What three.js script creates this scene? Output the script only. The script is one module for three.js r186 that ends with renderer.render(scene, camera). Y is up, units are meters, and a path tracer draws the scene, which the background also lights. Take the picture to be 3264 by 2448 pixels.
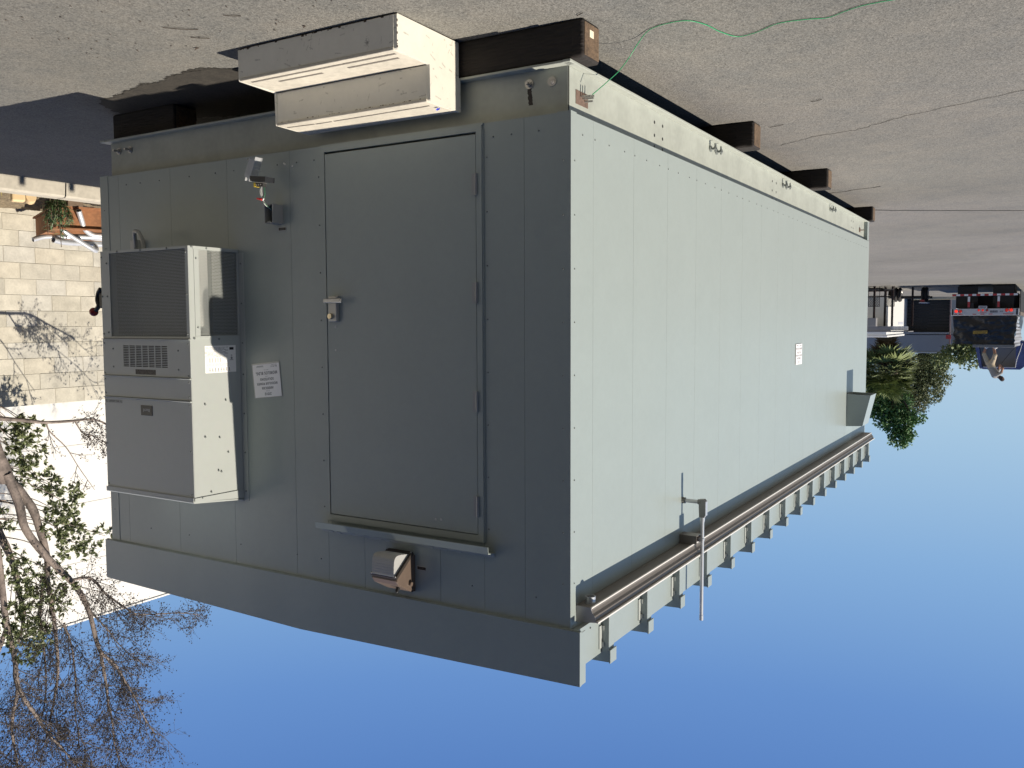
import * as THREE from 'three';
import { RoundedBoxGeometry } from 'three/addons/geometries/RoundedBoxGeometry.js';
import { MarchingCubes } from 'three/addons/objects/MarchingCubes.js';
import * as BGU from 'three/addons/utils/BufferGeometryUtils.js';

// ------------------------------------------------------------------ camera (the phone was held upside down)
const scene = new THREE.Scene();
const V = (x, y, z) => new THREE.Vector3(x, y, z);
const camera = new THREE.PerspectiveCamera(46.72, 1024 / 768, 0.05, 900);
{
  const yaw = 0.5438, pitch = 0.0689, roll = -0.0037;
  const f = V(Math.sin(yaw) * Math.cos(pitch), Math.sin(pitch), -Math.cos(yaw) * Math.cos(pitch));
  const r = V(Math.cos(yaw), 0, Math.sin(yaw)), u = r.clone().cross(f);
  const up = u.multiplyScalar(Math.cos(roll)).addScaledVector(r, -Math.sin(roll));
  camera.position.set(-2.0463, 1.4778, 3.9497);
  camera.up.copy(up).negate();
  camera.lookAt(camera.position.clone().add(f));
}
// ------------------------------------------------------------------ sky, sun, exposure
const SUN = V(-1, 1.065, -0.046).normalize();
{
  const W = 512, H = 256, d = new Float32Array(W * H * 4);
  const stops = [[-90, 0.1733, 0.1647, 0.156], [-3, 0.2427, 0.2773, 0.312], [0, 0.3467, 0.4593, 0.546], [6, 0.273, 0.4073, 0.5373], [14, 0.169, 0.3033, 0.5027], [22, 0.0971, 0.2037, 0.4377], [30, 0.0624, 0.1456, 0.3727], [45, 0.042, 0.1, 0.275], [65, 0.037, 0.083, 0.215], [90, 0.035, 0.076, 0.195]];
  for (let j = 0; j < H; j++) for (let i = 0; i < W; i++) {
    const el = ((j + .5) / H - .5) * 180, az = ((i + .5) / W - .5) * 2 * Math.PI, o = (j * W + i) * 4;
    let k = 0; while (k < stops.length - 2 && el > stops[k + 1][0]) k++;
    const a = stops[k], b = stops[k + 1], t = Math.min(1, Math.max(0, (el - a[0]) / (b[0] - a[0])));
    const ce = Math.cos(el * Math.PI / 180), dir = V(Math.cos(az) * ce, Math.sin(el * Math.PI / 180), Math.sin(az) * ce);
    const c = dir.dot(SUN), g = el < 0 ? 1 : (0.93 + 0.1 * c * c) + 0.10 * Math.max(0, c) ** 6;   // Rayleigh phase and a little haze round the sun
    for (let n = 0; n < 3; n++) d[o + n] = (a[n + 1] + (b[n + 1] - a[n + 1]) * t) * g;
    d[o + 3] = 1;
  }
  const t = new THREE.DataTexture(d, W, H, THREE.RGBAFormat, THREE.FloatType);
  t.mapping = THREE.EquirectangularReflectionMapping; t.magFilter = t.minFilter = THREE.LinearFilter; t.needsUpdate = true;
  scene.background = t; scene.environment = t;
}
const sun = new THREE.DirectionalLight(0xfff3e2, 5);
sun.position.copy(SUN).multiplyScalar(60).add(V(2, 0, -8)); sun.target.position.set(2, 0, -8);
sun.castShadow = true; sun.shadow.mapSize.set(4096, 4096); sun.shadow.radius = 1;
Object.assign(sun.shadow.camera, { left: -45, right: 45, top: 45, bottom: -45, near: 1, far: 200 });
scene.add(sun, sun.target);
const renderer = new THREE.WebGLRenderer({ antialias: true });
renderer.toneMapping = THREE.LinearToneMapping;
renderer.toneMappingExposure = 1.5;
renderer.shadowMap.enabled = true;
renderer.setSize(1024, 768);

// ------------------------------------------------------------------ helpers
let seed = 20160218;
const rnd = () => { seed = (seed + 0x6d2b79f5) | 0; let t = Math.imul(seed ^ (seed >>> 15), 1 | seed); t = (t + Math.imul(t ^ (t >>> 7), 61 | t)) ^ t; return ((t ^ (t >>> 14)) >>> 0) / 4294967296; };
const rr = (a, b) => a + (b - a) * rnd();
const names = new Map(), baseOf = new WeakMap();
const numbered = (n) => { const k = names.get(n) || 0; names.set(n, k + 1); return k ? n + '_' + String(k).padStart(3, '0') : n; };
function thing(name, label, category, base = [0, 0, 0], group) {
  const g = new THREE.Group(); g.name = numbered(name); g.position.set(...base); g.userData = { label, category };
  if (group) g.userData.group = group;
  baseOf.set(g, V(...base)); scene.add(g); return g;
}
function clean(g) {
  g = g.index ? g.toNonIndexed() : g;
  for (const k of Object.keys(g.attributes)) if (!['position', 'normal', 'uv', 'color'].includes(k)) g.deleteAttribute(k);
  return g;
}
function triUV(g) {
  const p = g.attributes.position, n = g.attributes.normal, uv = new Float32Array(p.count * 2);
  for (let i = 0; i < p.count; i++) {
    const ax = Math.abs(n.getX(i)), ay = Math.abs(n.getY(i)), az = Math.abs(n.getZ(i));
    const [a, b] = ax >= ay && ax >= az ? [p.getZ(i), p.getY(i)] : ay >= az ? [p.getX(i), p.getZ(i)] : [p.getX(i), p.getY(i)];
    uv[2 * i] = a; uv[2 * i + 1] = b;
  }
  g.setAttribute('uv', new THREE.BufferAttribute(uv, 2)); return g;
}
function join(geos, keepUV) {
  const list = (Array.isArray(geos) ? geos : [geos]).map((g) => { g = clean(g); return keepUV ? g : triUV(g); });
  return list.length > 1 ? BGU.mergeGeometries(list) : list[0];
}
// one named mesh; geometry is given in world metres, the owner's base is taken off
function part(parent, name, geos, mat, opt = {}) {
  const g = join(geos, opt.uv), m = new THREE.Mesh(g, mat);
  m.name = name; m.castShadow = m.receiveShadow = true;
  if (parent) { const b = baseOf.get(parent); g.translate(-b.x, -b.y, -b.z); baseOf.set(m, b); parent.add(m); }
  if (opt.stuff) m.userData.kind = 'stuff';
  if (opt.label) m.userData.label = opt.label;
  return m;
}
function solo(name, label, category, geos, mat, base, opt = {}) {   // a thing that is one mesh
  const g = join(geos, opt.uv), m = new THREE.Mesh(g, mat);
  g.translate(-base[0], -base[1], -base[2]); m.position.set(...base); m.name = numbered(name); m.castShadow = m.receiveShadow = true;
  m.userData = { label, category }; if (opt.group) m.userData.group = opt.group; if (opt.kind) m.userData.kind = opt.kind;
  scene.add(m); return m;
}
function structure(name, geos, mat, opt = {}) {
  const m = new THREE.Mesh(join(geos, opt.uv), mat); m.name = numbered(name); m.castShadow = m.receiveShadow = true;
  m.userData = { kind: opt.kind || 'structure' }; if (opt.label) m.userData.label = opt.label;
  scene.add(m); return m;
}
const bx = (x0, x1, y0, y1, z0, z1, r = 0) => {
  const w = Math.abs(x1 - x0), h = Math.abs(y1 - y0), d = Math.abs(z1 - z0);
  const g = r ? new RoundedBoxGeometry(w, h, d, 2, Math.min(r, w / 2.01, h / 2.01, d / 2.01)) : new THREE.BoxGeometry(w, h, d);
  return g.translate((x0 + x1) / 2, (y0 + y1) / 2, (z0 + z1) / 2);
};
function flip(g) {
  g = clean(g);
  for (const k of Object.keys(g.attributes)) {
    const a = g.attributes[k], s = a.itemSize, v = a.array;
    for (let i = 0; i < a.count; i += 3) for (let c = 0; c < s; c++) { const t = v[(i + 1) * s + c]; v[(i + 1) * s + c] = v[(i + 2) * s + c]; v[(i + 2) * s + c] = t; }
  }
  return g;
}
const shapeOf = (pts) => new THREE.Shape(pts.map((p) => new THREE.Vector2(p[0], p[1])));
const prismZ = (xy, z0, z1, holes = []) => { const s = shapeOf(xy); for (const h of holes) s.holes.push(new THREE.Path(h.map((p) => new THREE.Vector2(p[0], p[1])))); return new THREE.ExtrudeGeometry(s, { depth: z1 - z0, bevelEnabled: false }).translate(0, 0, z0); };
const prismX = (zy, x0, x1) => flip(prismZ(zy, 0, x1 - x0).applyMatrix4(new THREE.Matrix4().set(0, 0, 1, x0, 0, 1, 0, 0, 1, 0, 0, 0, 0, 0, 0, 1)));
const prismY = (xz, y0, y1) => flip(prismZ(xz, 0, y1 - y0).applyMatrix4(new THREE.Matrix4().set(1, 0, 0, 0, 0, 0, 1, y0, 0, 1, 0, 0, 0, 0, 0, 1)));
function cyl(a, b, r0, r1 = r0, n = 12, open = false) {
  const A = V(...a), B = V(...b), d = B.clone().sub(A), g = new THREE.CylinderGeometry(r1, r0, d.length(), n, 1, open);
  g.applyQuaternion(new THREE.Quaternion().setFromUnitVectors(V(0, 1, 0), d.clone().normalize()));
  const c = A.add(B).multiplyScalar(.5); return g.translate(c.x, c.y, c.z);
}
const tube = (pts, r, seg = 24, n = 8) => new THREE.TubeGeometry(new THREE.CatmullRomCurve3(pts.map((p) => V(...p))), seg, r, n);
// open pipe with a wall you can look into
function pipe(pts, r, seg = 20, n = 14) {
  const c = new THREE.CatmullRomCurve3(pts.map((p) => V(...p)));
  const rings = [c.getPoint(0), c.getPoint(1)].map((p, i) => { const t = c.getTangent(i); const g = new THREE.RingGeometry(r * .86, r, n); g.applyQuaternion(new THREE.Quaternion().setFromUnitVectors(V(0, 0, 1), t)); return g.translate(p.x, p.y, p.z); });
  return [new THREE.TubeGeometry(c, seg, r, n), new THREE.TubeGeometry(c, seg, r * .86, n), ...rings];
}
// fast mesh collector for twigs and leaves
class MB {
  constructor() { this.p = []; this.n = []; this.u = []; }
  tri(a, b, c, na, nb, nc) {
    this.p.push(a.x, a.y, a.z, b.x, b.y, b.z, c.x, c.y, c.z);
    if (!na) { const n = b.clone().sub(a).cross(c.clone().sub(a)).normalize(); na = nb = nc = n; }
    this.n.push(na.x, na.y, na.z, nb.x, nb.y, nb.z, nc.x, nc.y, nc.z);
    this.u.push(a.x + a.z, a.y, b.x + b.z, b.y, c.x + c.z, c.y);
  }
  limb(pts, r0, r1, k = 3, flare = 0) {
    let prev = null;
    const ref = Math.abs(pts[pts.length - 1].clone().sub(pts[0]).normalize().y) > .9 ? V(1, 0, 0) : V(0, 1, 0);
    for (let i = 0; i < pts.length; i++) {
      const t = pts[Math.min(i + 1, pts.length - 1)].clone().sub(pts[Math.max(i - 1, 0)]).normalize();
      const a = t.clone().cross(ref).normalize(), b = t.clone().cross(a), f = i / (pts.length - 1);
      const r = (r0 + (r1 - r0) * f) * (1 + flare * Math.sin(i * 7.3 + pts[0].y * 5));
      const ring = [];
      for (let j = 0; j < k; j++) { const q = j / k * 2 * Math.PI; const n = a.clone().multiplyScalar(Math.cos(q)).addScaledVector(b, Math.sin(q)); ring.push([pts[i].clone().addScaledVector(n, r), n]); }
      if (prev) for (let j = 0; j < k; j++) {
        const A = prev[j], B = prev[(j + 1) % k], C = ring[j], D = ring[(j + 1) % k];
        this.tri(A[0], B[0], C[0], A[1], B[1], C[1]); this.tri(B[0], D[0], C[0], B[1], D[1], C[1]);
      }
      prev = ring;
    }
  }
  leaf(at, dir, side, len, wid, fold = .25) {   // pointed leaf, folded along the middle rib
    const n = dir.clone().cross(side).normalize(), tip = at.clone().addScaledVector(dir, len).addScaledVector(n, -len * .12), mid = at.clone().addScaledVector(dir, len * .45);
    const l = mid.clone().addScaledVector(side, wid).addScaledVector(n, wid * fold), r = mid.clone().addScaledVector(side, -wid).addScaledVector(n, wid * fold), m = mid;
    this.tri(at, l, m); this.tri(l, tip, m); this.tri(at, m, r); this.tri(m, tip, r);
  }
  pod(at, r) { const a = V(at.x, at.y + r * 1.3, at.z), b = V(at.x + r, at.y, at.z + r * .3), c = V(at.x - r, at.y, at.z + r * .5), d = V(at.x, at.y - r * .3, at.z - r); this.tri(a, c, b); this.tri(a, d, c); this.tri(a, b, d); this.tri(b, c, d); }
  geo() { const g = new THREE.BufferGeometry(); g.setAttribute('position', new THREE.Float32BufferAttribute(this.p, 3)); g.setAttribute('normal', new THREE.Float32BufferAttribute(this.n, 3)); g.setAttribute('uv', new THREE.Float32BufferAttribute(this.u, 2)); return g; }
}
const rdir = () => { const z = rr(-1, 1), a = rr(0, 6.283), s = Math.sqrt(1 - z * z); return V(Math.cos(a) * s, z, Math.sin(a) * s); };
const along = (pts, n) => { const c = new THREE.CatmullRomCurve3(pts.map((p) => p.isVector3 ? p : V(...p))); return c.getPoints(n); };

// ------------------------------------------------------------------ procedural textures
function valueNoise(N, cells) {          // tileable smooth noise, N*N in 0..1
  const g = new Float32Array(cells * cells).map(rnd), o = new Float32Array(N * N), q = cells / N;
  for (let j = 0; j < N; j++) {
    const y = j * q, y0 = Math.floor(y), fy = y - y0, sy = fy * fy * (3 - 2 * fy), r0 = (y0 % cells) * cells, r1 = ((y0 + 1) % cells) * cells;
    for (let i = 0; i < N; i++) {
      const x = i * q, x0 = Math.floor(x), fx = x - x0, sx = fx * fx * (3 - 2 * fx), c0 = x0 % cells, c1 = (x0 + 1) % cells;
      const a = g[r0 + c0] + (g[r0 + c1] - g[r0 + c0]) * sx, b = g[r1 + c0] + (g[r1 + c1] - g[r1 + c0]) * sx;
      o[j * N + i] = a + (b - a) * sy;
    }
  }
  return o;
}
const mixNoise = (N, list) => { const o = new Float32Array(N * N); for (const [c, w] of list) { const n = valueNoise(N, c); for (let i = 0; i < o.length; i++) o[i] += (n[i] - .5) * w; } return o; };
function dataTex(N, fn, metres, srgb) {
  const d = new Uint8Array(N * N * 4);
  for (let i = 0; i < N * N; i++) { const c = fn(i); for (let k = 0; k < 3; k++) d[i * 4 + k] = Math.max(0, Math.min(255, Math.round(255 * (srgb ? Math.pow(Math.max(0, c[k]), 1 / 2.2) : c[k])))); d[i * 4 + 3] = 255; }
  const t = new THREE.DataTexture(d, N, N, THREE.RGBAFormat, THREE.UnsignedByteType);
  t.wrapS = t.wrapT = THREE.RepeatWrapping; t.magFilter = THREE.LinearFilter; t.minFilter = THREE.LinearMipmapLinearFilter; t.generateMipmaps = true;
  if (srgb) t.colorSpace = THREE.SRGBColorSpace;
  t.repeat.set(1 / metres, 1 / metres); t.needsUpdate = true; return t;
}
const lin = (r, g, b) => new THREE.Color().setRGB(r, g, b);
const std = (c, roughness = .8, o = {}) => new THREE.MeshStandardMaterial({ color: c, roughness, side: THREE.DoubleSide, ...o });
// a painted or raw surface whose tone wanders by `amount` (fine and coarse)
function mottled(base, amount, metres, list, N = 256, extra = {}) {
  const n = mixNoise(N, list);
  const map = dataTex(N, (i) => { const k = 1 + n[i] * amount; return [base[0] * k, base[1] * k, base[2] * k]; }, metres, true);
  const bump = extra.bump ? dataTex(N, (i) => { const v = .5 + n[i] * .5; return [v, v, v]; }, metres) : null;
  const { bump: bs, roughness = .8, ...rest } = extra;
  return new THREE.MeshStandardMaterial({ map, roughness, side: THREE.DoubleSide, ...(bump ? { bumpMap: bump, bumpScale: bs } : {}), ...rest });
}
const canvasTex = (w, h, draw) => { const c = document.createElement('canvas'); c.width = w; c.height = h; const x = c.getContext('2d'); draw(x, w, h); const t = new THREE.CanvasTexture(c); t.colorSpace = THREE.SRGBColorSpace; t.anisotropy = 8; return t; };

// materials
const PAINT = [.295, .342, .333];
const M = {};
{
  const low = mixNoise(256, [[5, 1], [11, .6], [24, .12]]);
  const bump = dataTex(256, (i) => { const v = .5 + low[i] * .45; return [v, v, v]; }, 3.1); bump.repeat.set(1 / 3.1, 1 / 9);
  const fine = mixNoise(256, [[9, .5], [40, .5], [120, .5]]);
  const map = dataTex(256, (i) => { const k = 1 + fine[i] * .05; return [PAINT[0] * k, PAINT[1] * k, PAINT[2] * k]; }, 1.7, true);
  M.paint = new THREE.MeshStandardMaterial({ map, bumpMap: bump, bumpScale: .010, roughness: .34, side: THREE.DoubleSide });
  M.skid = mottled([.338, .360, .321], .2, 1.3, [[5, .7], [17, .6], [60, .5]], 256, { roughness: .5, bump: .001 });
  M.door = new THREE.MeshStandardMaterial({ map: map, bumpMap: bump, bumpScale: .003, roughness: .38, side: THREE.DoubleSide });
}
M.ac = mottled([.39, .42, .402], .035, 1.1, [[5, .6], [40, .6]], 256, { roughness: .4 });
M.acdark = std(lin(.3, .3, .29), .6);
M.taupe = mottled([.205, .186, .168], .06, .8, [[6, .6], [40, .5]], 128, { roughness: .38 });
M.bronze = mottled([.12, .088, .068], .12, .4, [[6, .6], [30, .6]], 128, { roughness: .42 });
M.black = std(lin(.012, .012, .013), .45);
M.rubber = std(lin(.014, .014, .015), .8);
M.galv = mottled([.58, .6, .62], .1, .5, [[8, .7], [40, .6]], 128, { roughness: .4, metalness: .55 });
M.steel = std(lin(.5, .49, .47), .35, { metalness: .9 });
M.rust = mottled([.15, .098, .075], .5, .5, [[6, .8], [24, .7], [70, .5]], 256, { roughness: .9, bump: .002 });
M.white = std(lin(.641, .641, .615), .6);
M.screw = std(lin(.17, .19, .185), .45);
M.timber = (() => {
  const N = 512, a = mixNoise(N, [[6, 1], [30, .6]]), f = valueNoise(N, 128);
  const px = (i) => { const x = i % N, y = (i / N) | 0; return .5 + a[((y) % N) * N + ((x >> 4) % N)] * .55 + (f[((y * 1) % N) * N + ((x >> 3) % N)] - .5) * .5; };
  return new THREE.MeshStandardMaterial({ map: dataTex(N, (i) => { const v = px(i); return [.018 * v + .004, .012 * v + .0034, .009 * v + .003]; }, .9, true), bumpMap: dataTex(N, (i) => { const v = px(i); return [v, v, v]; }, .9), bumpScale: .006, roughness: .85, side: THREE.DoubleSide });
})();
console.log('materials ready');

// ------------------------------------------------------------------ ground
{
  const N = 2048, a = valueNoise(N, 900), b = valueNoise(N, 420), c = mixNoise(N, [[12, .6], [40, .5], [110, .4]]), e = new Float32Array(N * N);
  for (let k = 0; k < 16000; k++) {       // single stones of the aggregate, some pale, some dark
    const x = (rnd() * N) | 0, y = (rnd() * N) | 0, r = rr(.8, 2.6), v = rnd() < .5 ? rr(.1, .5) : rr(-.4, -.12);
    for (let j = -3; j <= 3; j++) for (let i = -3; i <= 3; i++) if (i * i + j * j <= r * r) e[((y + j + N) % N) * N + ((x + i + N) % N)] = v;
  }
  const h = (i) => (a[i] - .5) * .62 + (b[i] - .5) * .5 + e[i] * .75;
  const map = dataTex(N, (i) => { const k = .98 + h(i) * 1.0 + c[i] * .2; const w = c[i] * .03; return [.134 * k + w * .2, .130 * k, .119 * k - w * .2]; }, 4, true);
  const bump = dataTex(N, (i) => { const v = .5 + h(i) * .6; return [v, v, v]; }, 4);
  const mat = new THREE.MeshStandardMaterial({ map, bumpMap: bump, bumpScale: .006, roughness: .92, vertexColors: true, side: THREE.DoubleSide });
  const K = 280, g = new THREE.PlaneGeometry(2, 2, K, K).rotateX(-Math.PI / 2), p = g.attributes.position, col = [];
  const warp = (t) => Math.sign(t) * (Math.abs(t) ** 3 * 420 + Math.abs(t) * 6);
  const n1 = valueNoise(256, 20), n2 = valueNoise(256, 64), at = (n, x, z, s) => n[(((Math.floor(z * s) % 256) + 256) % 256) * 256 + (((Math.floor(x * s) % 256) + 256) % 256)];
  const uv = [];
  for (let i = 0; i < p.count; i++) {
    const x = warp(p.getX(i)) - .3, z = warp(p.getZ(i)) + .2; p.setXYZ(i, x, 0, z); uv.push(x * .98 + z * .2, z * .98 - x * .2);
    const k = 1 + (at(n1, x, z, 9) - .5) * .2 + (at(n2, x, z, 3) - .5) * .2; col.push(k, k * (1 + (at(n1, z, x, 4) - .5) * .03), k);
  }
  g.setAttribute('color', new THREE.Float32BufferAttribute(col, 3)); g.setAttribute('uv', new THREE.Float32BufferAttribute(uv, 2));
  const m = new THREE.Mesh(g, mat); m.name = 'asphalt_ground'; m.receiveShadow = true; m.userData = { kind: 'structure', label: 'weathered grey asphalt yard with pale and dark stones' }; scene.add(m);
}
// damp patch beside the steps, with its own ragged edge
{
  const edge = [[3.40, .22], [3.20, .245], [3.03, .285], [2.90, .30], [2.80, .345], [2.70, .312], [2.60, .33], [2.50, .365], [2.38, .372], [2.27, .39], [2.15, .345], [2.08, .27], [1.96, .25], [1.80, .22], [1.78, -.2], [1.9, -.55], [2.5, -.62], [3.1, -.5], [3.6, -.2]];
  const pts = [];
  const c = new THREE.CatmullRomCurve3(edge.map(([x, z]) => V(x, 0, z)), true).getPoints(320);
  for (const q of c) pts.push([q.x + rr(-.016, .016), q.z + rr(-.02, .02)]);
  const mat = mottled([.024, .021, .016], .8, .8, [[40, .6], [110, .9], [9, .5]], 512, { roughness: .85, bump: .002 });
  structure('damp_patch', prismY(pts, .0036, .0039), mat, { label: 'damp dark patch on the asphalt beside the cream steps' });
}
{ // expansion joint and hairline cracks, tar filled
  const tar = std(lin(.03, .028, .026), .9);
  const strip = (pts, w) => { const L = [], R = []; pts.forEach(([x, z], i) => { const a = pts[Math.max(0, i - 1)], b = pts[Math.min(pts.length - 1, i + 1)], l = Math.hypot(b[0] - a[0], b[1] - a[1]), nx = -(b[1] - a[1]) / l, nz = (b[0] - a[0]) / l, k = w * rr(.5, 1.2); L.push([x + nx * k, z + nz * k]); R.push([x - nx * k, z - nz * k]); }); return prismY([...L, ...R.reverse()], .003, .005); };
  const wander = (p, n, j) => { const o = []; for (let s = 0; s < p.length - 1; s++) for (let i = 0; i < n; i++) o.push([p[s][0] + (p[s + 1][0] - p[s][0]) * i / n + rr(-j, j), p[s][1] + (p[s + 1][1] - p[s][1]) * i / n + rr(-j, j)]); o.push(p[p.length - 1]); return o; };
  structure('expansion_joint', strip(wander([[1.0, -7.9], [-.2, -8.95], [-1.67, -9.92], [-6, -12.8], [-14, -18]], 8, .004), .02), tar, { label: 'straight dark joint across the asphalt' });
  const crack = std(lin(.105, .098, .088), .95);
  structure('asphalt_crack', strip(wander([[-.05, -3.72], [-.35, -3.5], [-.72, -3.4], [-1.1, -3.1], [-2.3, -2.5]], 14, .02), .002), crack, { label: 'hairline crack wandering over the asphalt' });
  structure('asphalt_crack', strip(wander([[1.05, -7.23], [.88, -7.06], [.5, -7.0], [-.4, -6.6]], 10, .03), .008), crack, { label: 'short crack in the asphalt past the middle timbers' });
}

// ------------------------------------------------------------------ the modular building
const W = 3.736, L = 8.4, YB = .4435, YT = 3.045;
const bld = thing('modular_building', 'long grey-green metal modular building on a steel skid', 'building', [W / 2, 0, -L / 2]);
const screwsLit = [], G = .0005;
{
  // body behind the cladding, so that the joints are real recesses
  part(bld, 'core', bx(.03, W - .03, YB + .01, YT, -L + .03, -.03), std(lin(.16, .175, .17), .8));
  // end wall: cladding sheets beside and above the door
  const dx0 = .518, dx1 = 1.636, dy1 = 2.66;
  const seams = [.0, .265, .81, 1.355, 1.899, 2.445, 2.99, 3.535, W];
  const sheet = (x0, x1, y0, y1) => part(bld, 'wall_panel', bx(x0 + G, x1 - G, y0, y1, -.03, 0, .0008), M.paint);
  for (let i = 0; i < seams.length - 1; i++) {
    const a = seams[i], b = seams[i + 1];
    if (b <= dx0 || a >= dx1) sheet(a, b, YB, YT);
    else { if (a < dx0) sheet(a, dx0, YB, YT); if (b > dx1) sheet(dx1, b, YB, YT); sheet(Math.max(a, dx0), Math.min(b, dx1), dy1, YT); }
  }
  // long wall: a sheet every 0.522 m
  for (let i = -1; i < 16; i++) {
    const z1 = i < 0 ? -.031 : -.2548 - .5221 * i, z0 = i === 15 ? -L : -.2548 - .5221 * (i + 1);
    part(bld, 'wall_panel', bx(0, .03, YB, YT, z0 + G, z1 - G, .0008), M.paint);
  }
  part(bld, 'wall_panel', bx(W - .03, W, YB, YT, -L, -.031), M.paint);
  part(bld, 'wall_panel', bx(.031, W - .031, YB, YT, -L, -L + .03), M.paint);
  // corner angles
  const angle = (x0, x1, x2, z0, z1, z2) => prismY([[x0, z0], [x1, z0], [x1, z1], [x2, z1], [x2, z2], [x0, z2]], YB - .004, YT - .02);
  part(bld, 'corner_trim', angle(-.0025, .075, .0005, .0025, -.0002, -.06), M.paint);
  part(bld, 'corner_trim', bx(W - .085, W + .003, YB - .004, YT - .01, -.0002, .003), M.paint);
  // screws: too small to pick apart
  const head = (x, y, z, nx, nz, r = .0045) => screwsLit.push(cyl([x, y, z], [x + nx * .004, y, z + nz * .004], r, r * .75, 8));
  for (let y = .679; y < 2.95; y += .2665) { head(.04, y, .002, 0, 1); head(-.002, y, -.038, -1, 0); head(W - .04, y, .003, 0, 1, .004); }
  for (let i = 0; i < 48; i++) { const z = -.1 - i * .172 - (i % 3 === 0 ? .03 : 0); if (z > -L + .1) head(0, YB + .095, z, -1, 0); }
  for (const x of [.18, .34, .45, 1.70, 1.84, 2.0, 2.2, 2.38, 2.55, 2.8, 3.1, 3.3, 3.45]) head(x, YB + .075, 0, 0, 1, .0045);
  for (let y = .62; y < 2.6; y += .28) { head(.49, y, 0, 0, 1, .0045); head(1.665, y, 0, 0, 1, .0045); }
  for (const x of [.2, .6, 1.7, 1.9, 2.4, 2.9, 3.3]) head(x, YT - .14, 0, 0, 1, .0045);
  part(bld, 'screws', screwsLit, M.screw, { stuff: true });
}
{ // door and its frame
  const x0 = .5498, x1 = 1.6105, y0 = .484, y1 = 2.618, f = .0345;
  const fr = prismZ([[x0 - f, y0 - .03], [x1 + f - .008, y0 - .03], [x1 + f - .008, y1 + .038], [x0 - f, y1 + .038]], -.02, .012, [[[x0, y0], [x0, y1], [x1, y1], [x1, y0]]]);
  part(bld, 'door_frame', [fr, bx(x0 - f - .008, x0 - f, y0 - .01, y1 + .036, .0005, .006), bx(x0 - .04, x1 + .03, YB - .002, y0 - .031, -.02, .008)], M.paint);
  const d = part(bld, 'door', bx(x0 + .004, x1 - .004, y0 + .012, y1 - .004, -.018, .009, .002), M.door);
  for (const yc of [.754, 1.32, 1.897, 2.462]) {
    const xh = x0 - .001;
    part(d, 'hinge', [cyl([xh, yc - .056, .017], [xh, yc + .056, .017], .0075, .0075, 10), ...[-.034, .0, .034].map((k) => cyl([xh, yc + k - .001, .017], [xh, yc + k + .001, .017], .0082, .0082, 10)), bx(xh - .006, xh + .03, yc - .055, yc + .055, .0095, .0125)], std(lin(.3, .315, .33), .32, { metalness: .4 }));
  }
  const h = part(d, 'handle', [bx(1.512, 1.578, 1.318, 1.468, .0095, .034, .006)], std(lin(.42, .42, .4), .4, { metalness: .4 }));
  part(h, 'lever', [cyl([1.55, 1.347, .03], [1.55, 1.347, .058], .013, .013, 14), bx(1.45, 1.585, 1.334, 1.360, .052, .070, .006)], std(lin(.46, .46, .44), .35, { metalness: .5 }));
  part(h, 'lock_cylinder', [cyl([1.556, 1.437, .03], [1.556, 1.437, .05], .017, .0155, 18), bx(1.5545, 1.5575, 1.429, 1.445, .0495, .0508)], std(lin(.62, .54, .38), .3, { metalness: .8 }));
  part(d, 'patch_spots', [[1.545, 1.499, .009], [1.548, 1.635, .007], [.834, 2.563, .008], [.796, 2.560, .008]].map(([x, y, r]) => cyl([x, y, .0088], [x, y, .0105], r, r * .8, 7)), std(lin(.55, .56, .54), .7), { stuff: true });
  // drip cap over the door
  const cap = part(bld, 'drip_cap', [prismX([[.0, 2.722], [.003, 2.722], [.006, 2.71], [.066, 2.699], [.0705, 2.660], [.067, 2.6595], [.063, 2.694], [.0, 2.705]], .452, 1.678)], M.paint);
  const bead = [...Array(40)].map((_, i) => { const a = .45 + i * .031; return bx(a, a + .034, 2.718 + rr(-.003, .002), 2.727 + rr(-.003, .006), .0004, .004 + rr(0, .002), .0015); });
  part(cap, 'sealant_bead', bead, std(lin(.33, .37, .38), .5), { stuff: true });
}
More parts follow.
